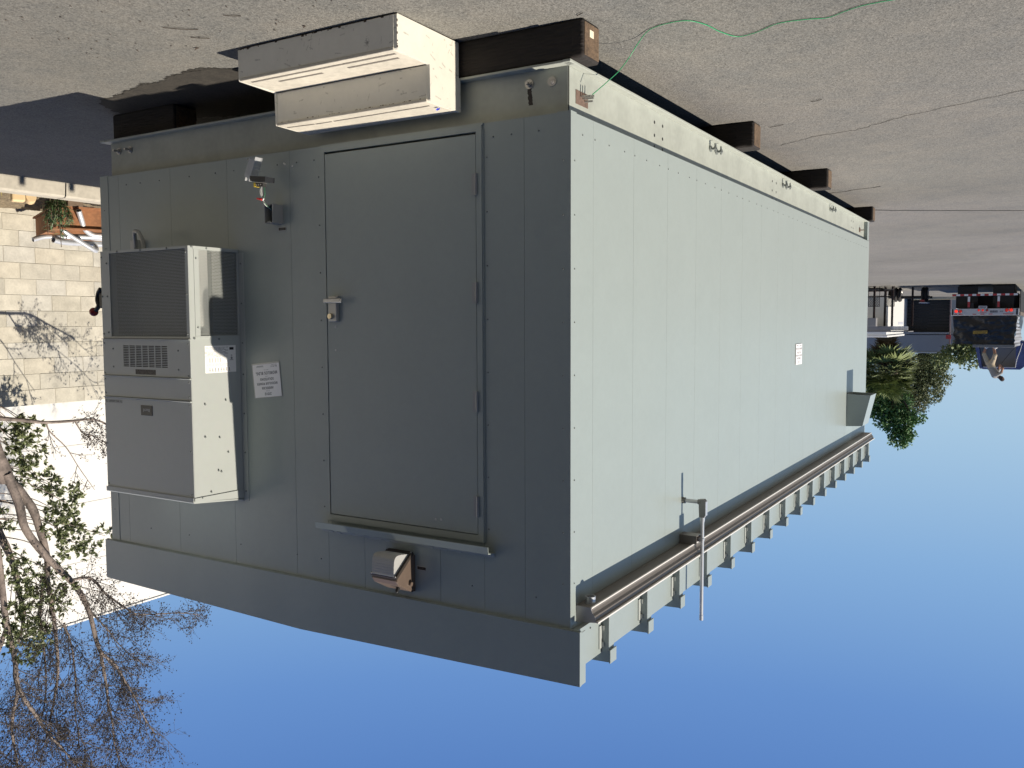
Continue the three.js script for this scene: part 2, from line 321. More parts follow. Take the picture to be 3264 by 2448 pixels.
{ // end fascia, roof, ribs, gutter
  const z1 = .020;
  part(bld, 'end_fascia', prismZ([[-.065, 3.04], [W + .06, 3.04], [W + .06, 3.322], [W / 2, 3.366], [-.065, 3.322]], .0005, z1), M.paint);
  part(bld, 'fascia_lip', bx(-.06, W + .055, 3.0355, 3.0395, .0, .012), M.paint);
  part(bld, 'fascia_return', bx(-.0645, -.0605, 3.046, 3.320, -.047, .0), M.paint);
  part(bld, 'roof', prismZ([[-.034, 3.0455], [W + .034, 3.0455], [W + .034, 3.25], [W / 2, 3.315], [-.034, 3.25]], -L - .02, -.0005), M.paint);
  const n = 16;
  for (let i = 0; i < n; i++) {
    const z = -.297 - .5293 * i, rise = (3.315 - 3.25) / (W / 2 + .034), bars = [];
    const seg = (s) => { const xo = s < 0 ? -.085 : W + .085, yo = 3.243; return [[xo, yo], [W / 2, yo + rise * (W / 2 + .085) + .012], [W / 2, yo + rise * (W / 2 + .085) + .064], [xo, yo + .054]]; };
    const rib = part(bld, 'fascia_rib', bx(-.080, -.0335, 2.965, 3.249, z - .063, z, .003), M.paint);
    part(rib, 'rib_cap', bx(-.092, -.083, 3.226, 3.300, z - .070, z + .007, .002), M.paint);
    part(rib, 'clip', [bx(-.0395, -.0348, 3.098, 3.222, z + .004, z + .034), bx(-.052, -.0395, 3.10, 3.125, z + .002, z + .008), bx(-.052, -.0395, 3.19, 3.215, z + .002, z + .008)], M.ac);
    part(bld, 'standing_seam', [prismZ(seg(-1), z - .0635, z - .0005), prismZ(seg(1), z - .0635, z - .0005)], M.paint);
    part(bld, 'fascia_rib', bx(W + .0335, W + .08, 2.965, 3.249, z - .063, z), M.paint);
  }
  const sc = []; for (let i = 0; i < 42; i++) { const z = -.16 - i * .196; sc.push(cyl([-.0345, 3.075, z], [-.039, 3.075, z], .0055, .004, 8)); }
  part(bld, 'fascia_screws', sc, M.screw, { stuff: true });
  // gutter with an ogee front
  const za = -8.37, zb = -.062, prof = [[-.0015, 3.018], [-.0015, 2.931], [-.084, 2.931], [-.088, 2.935], [-.091, 2.948], [-.098, 2.962], [-.108, 2.972], [-.112, 2.982], [-.113, 2.997], [-.126, 2.998], [-.1265, 3.004], [-.112, 3.005]];
  const inner = prof.map(([x, y]) => [x > -.01 ? -.0045 : x + .0028, Math.max(y, 2.934)]).reverse();
  const gut = part(bld, 'gutter', prismZ([...prof, ...inner], za, zb), M.taupe);
  part(gut, 'front_lip', [bx(-.1300, -.111, 2.9975, 3.0085, za, zb + .001, .003), bx(-.0930, -.0835, 2.9275, 2.9375, za, zb + .001, .003)], std(lin(.72, .70, .66), .3));  // pale lip colour stands in for the sun glint along the edges
  for (const z of [zb, za]) part(gut, 'end_cap', prismZ(prof, z - .002, z + .002), std(lin(.42, .41, .4), .4));  // caps coloured paler to imitate light reflected onto them
  part(gut, 'outlet', pipe([[-.048, 2.934, -.135], [-.048, 2.895, -.135]], .027, 4, 18), M.galv, { uv: true });
}
{ // vent hood on the long wall
  const z0 = -7.505, z1 = -7.115;
  part(bld, 'vent_hood', [prismZ([[-.001, 2.722], [-.186, 2.712], [-.269, 2.348], [-.263, 2.346], [-.182, 2.706], [-.001, 2.715]], z0 + .004, z1 - .004), prismZ([[-.001, 2.722], [-.186, 2.712], [-.269, 2.346], [-.001, 2.338]], z1 - .004, z1), prismZ([[-.001, 2.722], [-.186, 2.712], [-.269, 2.346], [-.001, 2.338]], z0, z0 + .004)], M.paint);
}
{ // steel skid: channels with the flanges outward
  const y0 = .19, y1 = YB - .002, t = .014;
  const chL = (xw, xf) => [bx(Math.min(xw, xw + .012), xw + .012, y0, y1, -L + .02, -.062), bx(Math.min(xw, xf), Math.max(xw, xf), y0, y0 + t, -L, -.001, .003)];
  const s1 = part(bld, 'skid_channel', chL(.046, .002), M.skid);
  part(bld, 'skid_channel', chL(W - .058, W - .002), M.skid);
  const s2 = part(bld, 'skid_channel', [bx(.046, W - .046, y0 + .001, y1 - .001, -.074, -.060), bx(.008, W - .008, y0 + .0005, y0 + t, -.06, -.006, .003)], M.skid);
  part(bld, 'skid_channel', bx(.02, W - .02, y0 + .001, y1 - .001, -L + .06, -L + .074), M.skid);
  for (let i = 1; i < 8; i++) part(bld, 'floor_joist', bx(.05, W - .05, y0 + .12, y1 - .02, -i * 1.05 - .03, -i * 1.05 + .03), M.skid);
  part(bld, 'skid_end_plate', bx(.003, .046, y0 + t, y1 - .004, -L + .02, -L + .13), M.paint);
  const bolt = (par, x, y, ring) => part(par, 'bolt', [cyl([x, y, -.061], [x, y, -.055], .024, .024, 18), cyl([x, y, -.055], [x, y, -.044], .0165, .0165, 6), cyl([x, y, -.044], [x, y, ring], .0085, .0085, 10)], M.steel);
  bolt(s2, .267, .266, -.026); bolt(s2, .136, .270, -.040); bolt(s2, 3.60, .266, -.012); bolt(s2, 3.475, .268, -.012);
  { // rust run under the bolt
    const pts = []; for (let i = 0; i <= 14; i++) pts.push([.256 + rr(-.003, .003) - i * .0006, .285 + i * .0062]); for (let i = 14; i >= 0; i--) pts.push([.279 - i * .0006 + rr(-.003, .003), .285 + i * .0062]);
    part(s2, 'rust_run', prismZ(pts, -.0602, -.0592), mottled([.05, .042, .035], .8, .1, [[8, .8], [40, .8]], 128, { roughness: .9 }));
  }
  const pad = part(s1, 'ground_pad', bx(.0435, .0462, .303, .372, -.28, -.142), M.rust);
  for (const [y, z, l] of [[.318, -.245, .05], [.329, -.195, .055], [.335, -.218, .06], [.345, -.24, .045]]) part(pad, 'stud', cyl([.045, y, z], [.045 - l, y, z - .006], .0055, .005, 8), M.steel);
  const holes = [], studs = [];
  for (const z of [-1.19, -1.322, -3.86, -3.99, -7.42, -7.54]) for (const y of [.27, .348, .414]) holes.push(cyl([.0453, y, z], [.0467, y, z], .0105, .0105, 10));
  part(s1, 'bolt_hole', holes, M.black, { stuff: true });
  for (const z of [-2.217, -2.345, -4.2, -4.32, -6.2, -6.31]) part(s1, 'hanger_bolt', [cyl([.046, .262, z], [.0, .262, z], .008, .008, 8), cyl([.0455, .262, z], [.036, .262, z], .022, .022, 8), bx(.004, .012, .228, .285, z - .006, z + .006), cyl([.012, .262, z], [.0, .262, z], .017, .017, 6)], M.screw);
  part(s1, 'ground_lug', [bx(.038, .046, .305, .36, -7.99, -7.93), cyl([.04, .335, -7.96], [-.01, .335, -7.96], .006, .006, 8)], M.rust);
}
console.log('building ready');

// ------------------------------------------------------------------ wall mounted air conditioner
{
  const x0 = 2.36, x1 = 3.203, y0 = 1.012, y1 = 2.562, zf = .385;
  const ac = thing('wall_air_conditioner', 'tall cream metal wall-mount air conditioner beside the grey door', 'air conditioner', [2.78, 1.012, .0005]);
  // hollow cabinet: side sheets with openings for the screens
  const hole = (a, b, c, d) => [[a, c], [a, d], [b, d], [b, c]];
  const side = (x, o) => flip(prismZ([[.0008, y0], [zf - .002, y0], [zf - .002, y1 - .02], [.0008, y1 - .02]], 0, .003, o).applyMatrix4(new THREE.Matrix4().set(0, 0, 1, x, 0, 1, 0, 0, 1, 0, 0, 0, 0, 0, 0, 1)));
  part(ac, 'side_panel', side(x0, [hole(.014, .308, 1.032, 1.55)]), M.ac);
  part(ac, 'side_panel', side(x1 - .003, []), M.ac);
  part(ac, 'base', bx(x0 + .003, x1 - .003, y0, y0 + .006, .001, zf - .003), M.ac);
  part(ac, 'coil', [bx(x0 + .012, x0 + .020, 1.03, 1.55, .012, .2), bx(x0 + .06, x1 - .004, 1.02, 1.56, zf - .13, zf - .11)], std(lin(.11, .11, .1), .6));
  part(ac, 'fan_shroud', bx(x0 + .05, x0 + .056, 1.02, 1.56, .2, zf - .05), std(lin(.5, .5, .47), .6));
  part(ac, 'partition', bx(x0 + .004, x1 - .004, 1.566, 1.57, .001, zf - .004), M.acdark);
  const lid = part(ac, 'top_cover', prismX([[.0008, 2.616], [.02, 2.606], [.392, 2.566], [.396, 2.560], [.396, 2.532], [.393, 2.532], [.389, 2.555], [.0008, 2.6]], x0 - .003, x1 + .003), M.ac);
  for (const x of [x0 - .0045, x1 + .0025]) part(lid, 'top_cheek', prismX([[.002, 2.54], [.386, 2.535], [.386, 2.556], [.02, 2.594], [.002, 2.594]], x, x + .002), M.ac);
  for (const s of [0, 1]) part(ac, 'mounting_flange', s ? bx(x1 + .001, x1 + .045, y0 + .02, 2.61, .0004, .003) : bx(x0 - .047, x0 - .001, y0 + .02, 2.612, .0004, .003), M.ac);
  // perforated screens: hexagonal rows of small holes
  const perf = (() => {
    const N = 256, rows = 16, c = document.createElement('canvas'); c.width = N; c.height = N; const x = c.getContext('2d');
    x.fillStyle = '#fff'; x.fillRect(0, 0, N, N); x.fillStyle = '#000';
    for (let j = 0; j <= rows; j++) for (let i = -1; i <= rows; i++) { x.beginPath(); x.arc((i + (j & 1 ? .5 : 0)) * N / rows, j * N / rows, N / rows * .465, 0, 7); x.fill(); }
    const t = new THREE.CanvasTexture(c); t.wrapS = t.wrapT = THREE.RepeatWrapping; t.repeat.set(1 / .16, 1 / .14); return t;
  })();
  const screen = (col) => new THREE.MeshStandardMaterial({ color: col, roughness: .5, alphaMap: perf, transparent: true, alphaTest: .5, side: THREE.DoubleSide });
  part(ac, 'perforated_screen', bx(x0 + .0015, x0 + .0025, 1.03, 1.552, .012, .310), screen(lin(.39, .42, .402)));
  part(ac, 'perforated_screen', bx(2.384, 3.114, 1.028, 1.557, zf - .006, zf - .005), screen(lin(.39, .42, .402)));
  part(ac, 'screen_frame', [bx(x0 - .003, x0 - .0005, 1.012, 1.03, .004, .35), bx(x0 - .003, x0 - .0005, 1.552, 1.566, .004, .345), bx(x0 - .003, x0 - .0005, 1.0305, 1.5515, .309, .345)], M.ac);
  part(ac, 'screen_frame', [bx(x0 + .0005, x1 - .001, y0 + .001, 1.028, zf - .004, zf), bx(x0 + .0005, 2.386, 1.0285, 1.566, zf - .004, zf), bx(3.113, x1 - .001, 1.0285, 1.566, zf - .004, zf), bx(2.3865, 3.1125, 1.556, 1.566, zf - .004, zf)], M.ac);
  // front panels, each lapped over the next
  const slots = []; for (let c = 0; c < 7; c++) for (let r = 0; r < 13; r++) { const a = 2.570 + c * .0622, b = 1.613 + r * .0106; slots.push([[a, b], [a, b + .0058], [a + .0545, b + .0058], [a + .0545, b]]); }
  const p2 = part(ac, 'vent_panel', [prismZ([[x0, 1.571], [x1, 1.571], [x1, 1.803], [x0, 1.803]], zf - .002, zf + .002, slots), bx(x0, x1, 1.571, 1.575, zf + .0022, zf + .012)], M.ac);
  part(ac, 'slot_light_block', [bx(x0 + .004, x1 - .004, 1.574, 1.80, zf - .09, zf - .086), bx(x0 + .004, x1 - .004, 1.801, 1.804, zf - .09, zf - .004), bx(x0 + .004, x1 - .004, 1.5705, 1.5735, zf - .09, zf - .004)], std(lin(.12, .12, .115), .9));  // added closed box that keeps light out behind the slots
  part(p2, 'warning_label', bx(2.684, 2.880, 1.762, 1.793, zf + .002, zf + .0026), mottled([.05, .045, .042], 1.1, .08, [[9, .8], [40, .9]], 128, { roughness: .6 }));
  const p3 = part(ac, 'service_panel', prismX([[zf - .003, 1.806], [zf + .012, 1.806], [zf + .012, 1.811], [zf + .002, 1.814], [zf + .001, 1.941], [zf - .003, 1.941]], x0, x1), M.ac);
  const p4 = part(ac, 'front_panel', prismX([[zf - .003, 1.944], [zf + .012, 1.944], [zf + .012, 1.949], [zf + .002, 1.953], [zf + .002, 2.538], [zf - .003, 2.538]], x0, x1), M.ac);
  const logo = canvasTex(256, 144, (x, w, h) => { x.fillStyle = '#1c2226'; x.fillRect(0, 0, w, h); x.fillStyle = '#8d9499'; x.font = 'bold 66px serif'; x.textAlign = 'center'; x.textBaseline = 'middle'; x.fillText('Bard', w / 2, h / 2 + 4); });
  const quad = (w, h) => new THREE.PlaneGeometry(w, h);
  const lg = part(p4, 'badge', bx(2.726, 2.838, 1.987, 2.05, zf + .002, zf + .0045, .001), M.black);
  part(lg, 'badge_face', quad(.106, .058).translate(2.782, 2.0185, zf + .0049), new THREE.MeshStandardMaterial({ map: logo, roughness: .45, side: THREE.DoubleSide }), { uv: true });
  const strip = canvasTex(320, 40, (x, w, h) => { x.fillStyle = '#8e9490'; x.fillRect(0, 0, w, h); x.fillStyle = '#23282b'; x.font = 'italic 26px sans-serif'; x.textBaseline = 'middle'; x.fillText('The', 8, h / 2); x.font = 'bold italic 27px sans-serif'; x.fillText('WALL-MOUNT', 62, h / 2 + 1); x.font = '12px sans-serif'; x.fillText('TM', 272, 12); });
  part(p4, 'name_strip', quad(.178, .022).translate(3.109, 1.973, zf + .0027), new THREE.MeshStandardMaterial({ map: strip, roughness: .5, side: THREE.DoubleSide }), { uv: true });
  // rating label on the side, printed
  const lab = canvasTex(512, 360, (x, w, h) => {
    x.fillStyle = '#eeeeea'; x.fillRect(0, 0, w, h); x.fillStyle = '#3b3b3b';
    const bar = (a, b, c, d, o = 1) => { x.globalAlpha = o; x.fillRect(a, b, c, d); x.globalAlpha = 1; };
    x.fillStyle = '#22201f'; x.fillRect(36, 300, 70, 34); x.fillStyle = '#4a4a4a';     // as printed: mark, columns, lines of small type
    for (let r = 0; r < 9; r++) for (let a = 130; a < 480;) { const l = 12 + rnd() * 46; if (rnd() < .8) bar(a, 214 + r * 15, l, 5, .45 + rnd() * .3); a += l + 8; }
    for (let r = 0; r < 3; r++) for (let a = 130; a < 480;) { const l = 10 + rnd() * 60; bar(a, 92 + r * 13, l, 4, .5); a += l + 9; }
    for (let c = 0; c < 8; c++) { const a = 110 + c * 46; bar(a, 30 + (c % 2) * 6, 10, 34, .8); bar(a - 5, 30, 20, 9, .7); bar(a - 6, 14, 22, 8, .55); }
    for (let c = 0; c < 5; c++) bar(250 + c * 44, 136, 16, 60, .35 + .1 * (c > 3)); x.beginPath(); x.arc(72, 190, 17, 0, 7); x.globalAlpha = .6; x.fill(); x.globalAlpha = 1; bar(44, 160, 60, 8, .6); bar(60, 216, 24, 18, .3);
  });
  const lg2 = quad(.24, .168).rotateY(-Math.PI / 2).translate(x0 - .0009, 1.6965, .160);
  part(ac, 'rating_label', lg2, new THREE.MeshStandardMaterial({ map: lab, roughness: .5, side: THREE.DoubleSide }), { uv: true });
  const sc = [], hd = (x, y, z, nx, nz) => sc.push(cyl([x, y, z], [x + nx * .004, y, z + nz * .004], .0065, .005, 8));
  for (const [y, z] of [[1.017, .36], [1.021, .25], [1.085, .33], [1.50, .327], [1.567, .356], [1.572, .17], [1.97, .29], [1.955, .13], [2.17, .295], [2.185, .185], [2.285, .12], [2.39, .20], [2.40, .178], [2.515, .26], [2.541, .33]]) hd(x0 - .003, y, z, -1, 0);
  for (const y of [1.05, 1.3, 1.54, 1.6, 1.79, 1.83, 1.92, 1.97, 2.25, 2.515]) { hd(x0 + .02, y, zf + .001, 0, 1); hd(x1 - .012, y, zf + .001, 0, 1); }
  for (const [x, y] of [[2.47, 1.64], [2.47, 1.755], [3.10, 1.635], [3.10, 1.75], [2.55, 1.02], [2.8, 1.02], [3.03, 1.02], [3.14, 1.09], [3.14, 1.3], [3.14, 1.53]]) hd(x, y, zf + .001, 0, 1);
  for (const y of [1.1, 1.35, 1.6, 1.8, 2.05, 2.3, 2.55]) hd(x0 - .025, y, .003, 0, 1);
  part(ac, 'screws', sc, M.screw, { stuff: true });
  // disconnect lever on the far side
  const lev = part(ac, 'disconnect_lever', [tube([[3.335, 1.245, .30], [3.362, 1.275, .30], [3.374, 1.32, .30], [3.362, 1.355, .30], [3.385, 1.378, .30], [3.402, 1.388, .30]], .015, 24, 10), bx(x1 + .001, 3.355, 1.262, 1.375, .20, .31, .02)], M.black);
  part(lev, 'knob', new THREE.SphereGeometry(.029, 18, 12).translate(3.418, 1.396, .30), std(lin(.24, .012, .012), .35));
  // conduit whip under the unit
  const wh = part(ac, 'conduit_whip', tube([[3.01, 1.0, .2], [3.02, .945, .2], [3.07, .885, .19], [3.14, .868, .17], [3.2, .89, .13], [3.235, .94, .1], [3.25, 1.0, .09]], .0135, 40, 10), std(lin(.3, .31, .31), .5));
  part(wh, 'junction_box', bx(3.29, 3.35, .905, .985, .002, .06, .006), std(lin(.42, .43, .41), .5));
}
// ------------------------------------------------------------------ wall pack light over the door
{
  const wl = thing('wall_light', 'bronze wedge wall light with glass lens above the door', 'light', [1.075, 2.79, 0]);
  const x0 = .985, x1 = 1.165;
  const prof = [[.001, 2.784], [.024, 2.776], [.166, 2.882], [.170, 2.897], [.150, 2.925], [.06, 2.975], [.03, 2.992], [.001, 2.996]];
  part(wl, 'housing', [prismX(prof, x0 + .006, x1 - .006), prismX(prof.map(([a, b]) => [a < .01 ? a : a - .004, b > 2.9 ? b - .004 : b + .003]), x0 + .001, x1 - .001)], M.bronze);
  const dirz = .142, diry = .106, l = Math.hypot(dirz, diry), uz = dirz / l, uy = diry / l, nz = uy, ny = -uz;   // lens frame: from the wall up and out
  const P = (s, n) => [.024 + uz * s + nz * n, 2.776 + uy * s + ny * n];
  const fr = part(wl, 'lens_frame', [prismX([P(-.006, -.004), P(l + .004, -.004), P(l + .004, .012), P(-.006, .012)], x0 - .002, x0 + .013), prismX([P(-.006, -.004), P(l + .004, -.004), P(l + .004, .012), P(-.006, .012)], x1 - .013, x1 + .002), prismX([P(-.008, -.004), P(.012, -.004), P(.012, .012), P(-.008, .012)], x0 + .0135, x1 - .0135), prismX([P(l - .012, -.004), P(l + .006, -.004), P(l + .006, .012), P(l - .012, .012)], x0 + .0135, x1 - .0135)], std(lin(.035, .028, .023), .5));
  const glass = new THREE.MeshPhysicalMaterial({ color: lin(.66, .67, .66), roughness: .55, transmission: .5, thickness: 0, ior: 1.5, side: THREE.DoubleSide });
  const ridges = along([V(.030, 2.777, 0), V(.075, 2.768, 0), V(.125, 2.761, 0), V(.150, 2.762, 0), V(.166, 2.772, 0), V(.173, 2.79, 0), V(.177, 2.83, 0), V(.178, 2.872, 0)], 40).map((p, i) => [p.x + (i & 1 ? .0012 : 0), p.y]);
  const back = ridges.map(([a, b]) => [a - .004, b + .003]).reverse();
  part(wl, 'lens', [prismX([...ridges, ...back], x0 + .014, x1 - .014), prismX([...ridges, P(l - .012, .001), P(.012, .001)], x0 + .0125, x0 + .0155), prismX([...ridges, P(l - .012, .001), P(.012, .001)], x1 - .0155, x1 - .0125)], glass);
  part(wl, 'reflector', [prismX([P(.01, -.002), P(l - .01, -.002), P(l - .01, .0), P(.01, .0)], x0 + .014, x1 - .014)], std(lin(.62, .62, .6), .35, { metalness: .3 }));
  part(wl, 'bulb', [new THREE.SphereGeometry(.022, 14, 10).scale(1.6, 1, 1).translate(1.06, 2.818, .112), cyl([1.09, 2.818, .112], [1.135, 2.818, .112], .014, .016, 12)], std(lin(.8, .8, .76), .3));
  part(wl, 'photo_eye', [cyl([1.03, 2.95, .1], [1.03, 2.972, .112], .013, .011, 12), new THREE.SphereGeometry(.008, 10, 8).translate(1.03, 2.975, .114)], M.black);
  part(fr, 'frame_screw', [[x0 + .005, .0], [x1 - .005, .0], [x0 + .005, l], [x1 - .005, l]].map(([x, s]) => { const a = P(s, .012), b = P(s, .017); return cyl([x, a[1], a[0]], [x, b[1], b[0]], .005, .004, 8); }), M.steel, { stuff: true });
  part(wl, 'base_bump', [cyl([x0 + .003, 2.94, .05], [x0 - .012, 2.94, .05], .014, .012, 12)], M.bronze);
}
// tags and paper notices
{
  const tag = (x, y, label) => { const t = thing('name_tag', label, 'label', [x, y, 0]); part(t, 'plate', bx(x - .033, x + .033, y - .011, y + .011, .0006, .003), std(lin(.6, .6, .58), .5)); part(t, 'face', new THREE.PlaneGeometry(.06, .018).translate(x - .002, y, .0034), new THREE.MeshStandardMaterial({ map: canvasTex(128, 40, (c, w, h) => { c.fillStyle = '#15171a'; c.fillRect(0, 0, w, h); c.fillStyle = '#4d5358'; for (let r = 0; r < 2; r++) for (let a = 26; a < 100; a += 12) if (rnd() < .8) c.fillRect(a, 11 + r * 11, 8, 5); }), roughness: .4, side: THREE.DoubleSide }), { uv: true }); };
  tag(.941, 2.856, 'small black tag beside the wall light'); tag(1.970, .905, 'small black tag above the open outlet box');
  const sheet = canvasTex(720, 640, (c, w, h) => {
    c.fillStyle = '#f1f1f3'; c.fillRect(0, 0, w, h); c.fillStyle = '#2c2e3c'; c.textAlign = 'center'; c.textBaseline = 'middle';
    const t = (s, y, px, squeeze = 1, o = 1, f = 'bold ') => { c.save(); c.globalAlpha = o; c.translate(w / 2, y); c.scale(squeeze, 1); c.font = f + px + 'px sans-serif'; c.fillText(s, 0, 0); c.restore(); };
    t('21512', 62, 70, .95); t('JOB NUMBER', 118, 18, 1, .7, ''); t('AMERICAN', 176, 66, .92); t('MODULAR POWER', 262, 66, .98); t('SOLUTIONS', 348, 66, 1.02); t('CUSTOMER', 402, 18, 1, .7, ''); t('MORELOS BLDG.', 466, 78, .98); t('PROJECT NAME', 528, 18, 1, .7, '');
    c.textAlign = 'left'; c.font = 'bold 30px sans-serif'; c.globalAlpha = .8; c.fillText('REV. NO. 22', 60, 584); c.font = '18px sans-serif'; c.fillText('PROJECT NUMBER', 60, 616); c.fillRect(420, 588, 200, 5); c.fillRect(430, 604, 180, 8);
  });
  const mat = new THREE.MeshStandardMaterial({ map: sheet, roughness: .65, side: THREE.DoubleSide });
  const n1 = thing('paper_notice', 'white printed paper notice reading MORELOS BLDG between door and air conditioner', 'notice', [2.125, 1.83, 0]);
  const a = .1, put = (g) => g.rotateZ(a).translate(2.1245, 1.832, 0);
  part(n1, 'sleeve', put(new THREE.BoxGeometry(.243, .218, .001).translate(.003, -.003, .0032)), new THREE.MeshPhysicalMaterial({ color: lin(.75, .76, .74), roughness: .25, transmission: .4, thickness: 0, side: THREE.DoubleSide }));
  part(n1, 'sheet', put(new THREE.PlaneGeometry(.232, .206).translate(0, 0, .0046)), mat, { uv: true });
  const n2 = thing('paper_notice', 'small white printed notice taped to the sunlit long wall', 'notice', [0, 1.79, -4.71]);
  part(n2, 'sheet', new THREE.BoxGeometry(.24, .196, .0012).rotateY(-Math.PI / 2).translate(-.004, 1.787, -4.713), M.white);
  const bold = canvasTex(256, 224, (c, w, h) => { c.fillStyle = '#e4e4e6'; c.fillRect(0, 0, w, h); c.fillStyle = '#1d1f2a'; c.textAlign = 'center'; c.textBaseline = 'middle'; for (const [s, y, px] of [['21512', 26, 28], ['AMERICAN', 66, 30], ['MODULAR POWER', 98, 28], ['SOLUTIONS', 130, 30], ['MORELOS BLDG.', 172, 32]]) { c.font = 'bold ' + px + 'px sans-serif'; c.fillText(s, w / 2, y); } c.globalAlpha = .6; c.fillRect(24, 204, 70, 8); c.fillRect(150, 204, 80, 8); });
  part(n2, 'print', new THREE.PlaneGeometry(.236, .192).rotateY(-Math.PI / 2).translate(-.0052, 1.787, -4.713), new THREE.MeshStandardMaterial({ map: bold, roughness: .7, side: THREE.DoubleSide }), { uv: true });
}
// open outlet box with its receptacle hanging on the wires
{
  const o = thing('outlet_box', 'open grey outlet box with receptacle dangling on wires beside the door', 'outlet', [2.0, .76, 0]);
  const x0 = 1.958, x1 = 2.028, y0 = .762, y1 = .876, z = .088, g = std(lin(.27, .28, .28), .5);
  part(o, 'box', [bx(x0, x0 + .004, y0, y1, .0008, z, .001), bx(x1 - .004, x1, y0, y1, .0008, z, .001), bx(x0 + .004, x1 - .004, y0, y0 + .004, .0008, z - .001), bx(x0 + .004, x1 - .004, y1 - .004, y1, .0008, z - .001), bx(x0 + .004, x1 - .004, y0 + .004, y1 - .004, .0008, .006)], g);
  part(o, 'box_ears', [bx(x0 + .02, x0 + .05, y0 + .004, y0 + .012, z - .012, z - .002), bx(x0 + .02, x0 + .05, y1 - .012, y1 - .004, z - .012, z - .002)], M.screw);
  const w = (pts, c, r = .0022) => part(o, 'wire', tube(pts, r, 20, 6), std(c, .5));
  w([[1.99, .80, .05], [2.0, .765, .11], [2.005, .735, .12], [2.0, .70, .13], [2.0, .665, .13]], lin(.62, .62, .6));
  w([[1.995, .80, .05], [1.995, .76, .112], [1.998, .735, .125], [2.008, .70, .136], [2.006, .665, .13]], lin(.45, .47, .46));
  w([[1.985, .80, .05], [1.99, .765, .115], [2.0, .74, .118], [1.985, .71, .12], [1.985, .67, .125]], lin(.02, .14, .06));
  w([[2.003, .742, .122], [1.992, .738, .125], [1.986, .733, .128]], lin(.75, .75, .73), .004);
  part(o, 'wire_nut', cyl([2.008, .738, .122], [2.046, .730, .126], .008, .0045, 10), std(lin(.62, .03, .03), .4));
  const rec = part(o, 'receptacle', new THREE.BoxGeometry(.066, .022, .03).rotateZ(-.1).translate(2.008, .654, .13), std(lin(.03, .03, .03), .5));
  part(rec, 'strap', new THREE.BoxGeometry(.075, .003, .032).rotateZ(-.1).translate(2.008, .642, .13), M.steel);
  part(rec, 'yellow_tab', new THREE.BoxGeometry(.014, .026, .034).rotateZ(-.1).translate(2.044, .651, .13), std(lin(.75, .55, .05), .5));
  part(rec, 'terminal', [-.018, .0, .016].map((k) => cyl([2.008 + k, .655, .146], [2.008 + k, .655, .149], .004, .004, 8)), M.steel, { stuff: true });
  const cov = part(o, 'cover_plate', new THREE.BoxGeometry(.128, .03, .075).rotateZ(-.12).translate(2.0, .622, .125), std(lin(.016, .018, .022), .45));
  const clear = new THREE.MeshPhysicalMaterial({ color: lin(.8, .82, .84), roughness: .3, transmission: .75, thickness: 0, side: THREE.DoubleSide });
  const cc = part(o, 'clear_cover', [new THREE.BoxGeometry(.05, .12, .003).rotateZ(-.42).translate(2.075, .552, .15), new THREE.BoxGeometry(.003, .12, .06).rotateZ(-.42).translate(2.05, .545, .12), new THREE.BoxGeometry(.003, .12, .06).rotateZ(-.42).translate(2.096, .566, .12), new THREE.BoxGeometry(.05, .003, .06).rotateZ(-.42).translate(2.098, .502, .12)], clear);
  part(cc, 'cover_rib', [0, 1, 2, 3].map((k) => new THREE.BoxGeometry(.008, .004, .05).rotateZ(-.42).translate(2.037 + k * .010, .565 - k * .022, .12)), clear, { stuff: true });
  part(o, 'sealant_dab', [[1.943, .514], [1.934, .52], [1.874, .536]].map(([x, y]) => new THREE.SphereGeometry(.006, 8, 6).scale(1.2, 1, .35).translate(x, y, .001)), std(lin(.7, .7, .68), .4), { stuff: true });
}
// ------------------------------------------------------------------ conduit mast on the long wall
{
  const z = -1.608, x = -.138, m = thing('conduit_mast', 'galvanized conduit mast rising past the brown gutter', 'conduit', [x, 2.653, z]);
  part(m, 'stub', cyl([-.002, 2.653, z], [x, 2.653, z], .0125, .0125, 14), M.galv);
  part(m, 'collar', [cyl([-.0015, 2.653, z], [-.022, 2.653, z], .021, .0195, 14), cyl([x + .03, 2.653, z], [x + .006, 2.653, z], .017, .019, 14)], std(lin(.2, .2, .19), .45, { metalness: .4 }));
  const lb = part(m, 'elbow_body', [prismZ([[x + .02, 2.635], [x - .014, 2.632], [x - .024, 2.645], [x - .022, 2.74], [x - .017, 2.752], [x + .017, 2.752], [x + .02, 2.69]], z - .017, z + .017)], std(lin(.27, .27, .26), .45, { metalness: .4 }));
  part(lb, 'cover', bx(x - .028, x - .0235, 2.645, 2.74, z - .018, z + .018, .002), M.galv);
  part(m, 'riser', pipe([[x, 2.752, z], [x, 3.0, z], [x, 3.438, z]], .0122, 6, 14), M.galv, { uv: true });
  part(m, 'coupling', [cyl([x, 2.75, z], [x, 2.78, z], .016, .016, 14), cyl([x, 3.405, z], [x, 3.439, z], .0135, .0135, 14)], M.galv);
  const br = part(m, 'strut_bracket', [bx(-.118, -.001, 2.872, 2.876, z - .036, z + .05), bx(-.118, -.001, 2.8765, 2.926, z + .046, z + .05), bx(-.118, -.001, 2.8765, 2.926, z - .036, z - .032)], M.taupe);
  part(br, 'strap', [cyl([x, 2.893, z], [x, 2.907, z], .0155, .0155, 14), bx(x + .01, -.117, 2.89, 2.91, z - .012, z + .012)], M.galv);
}
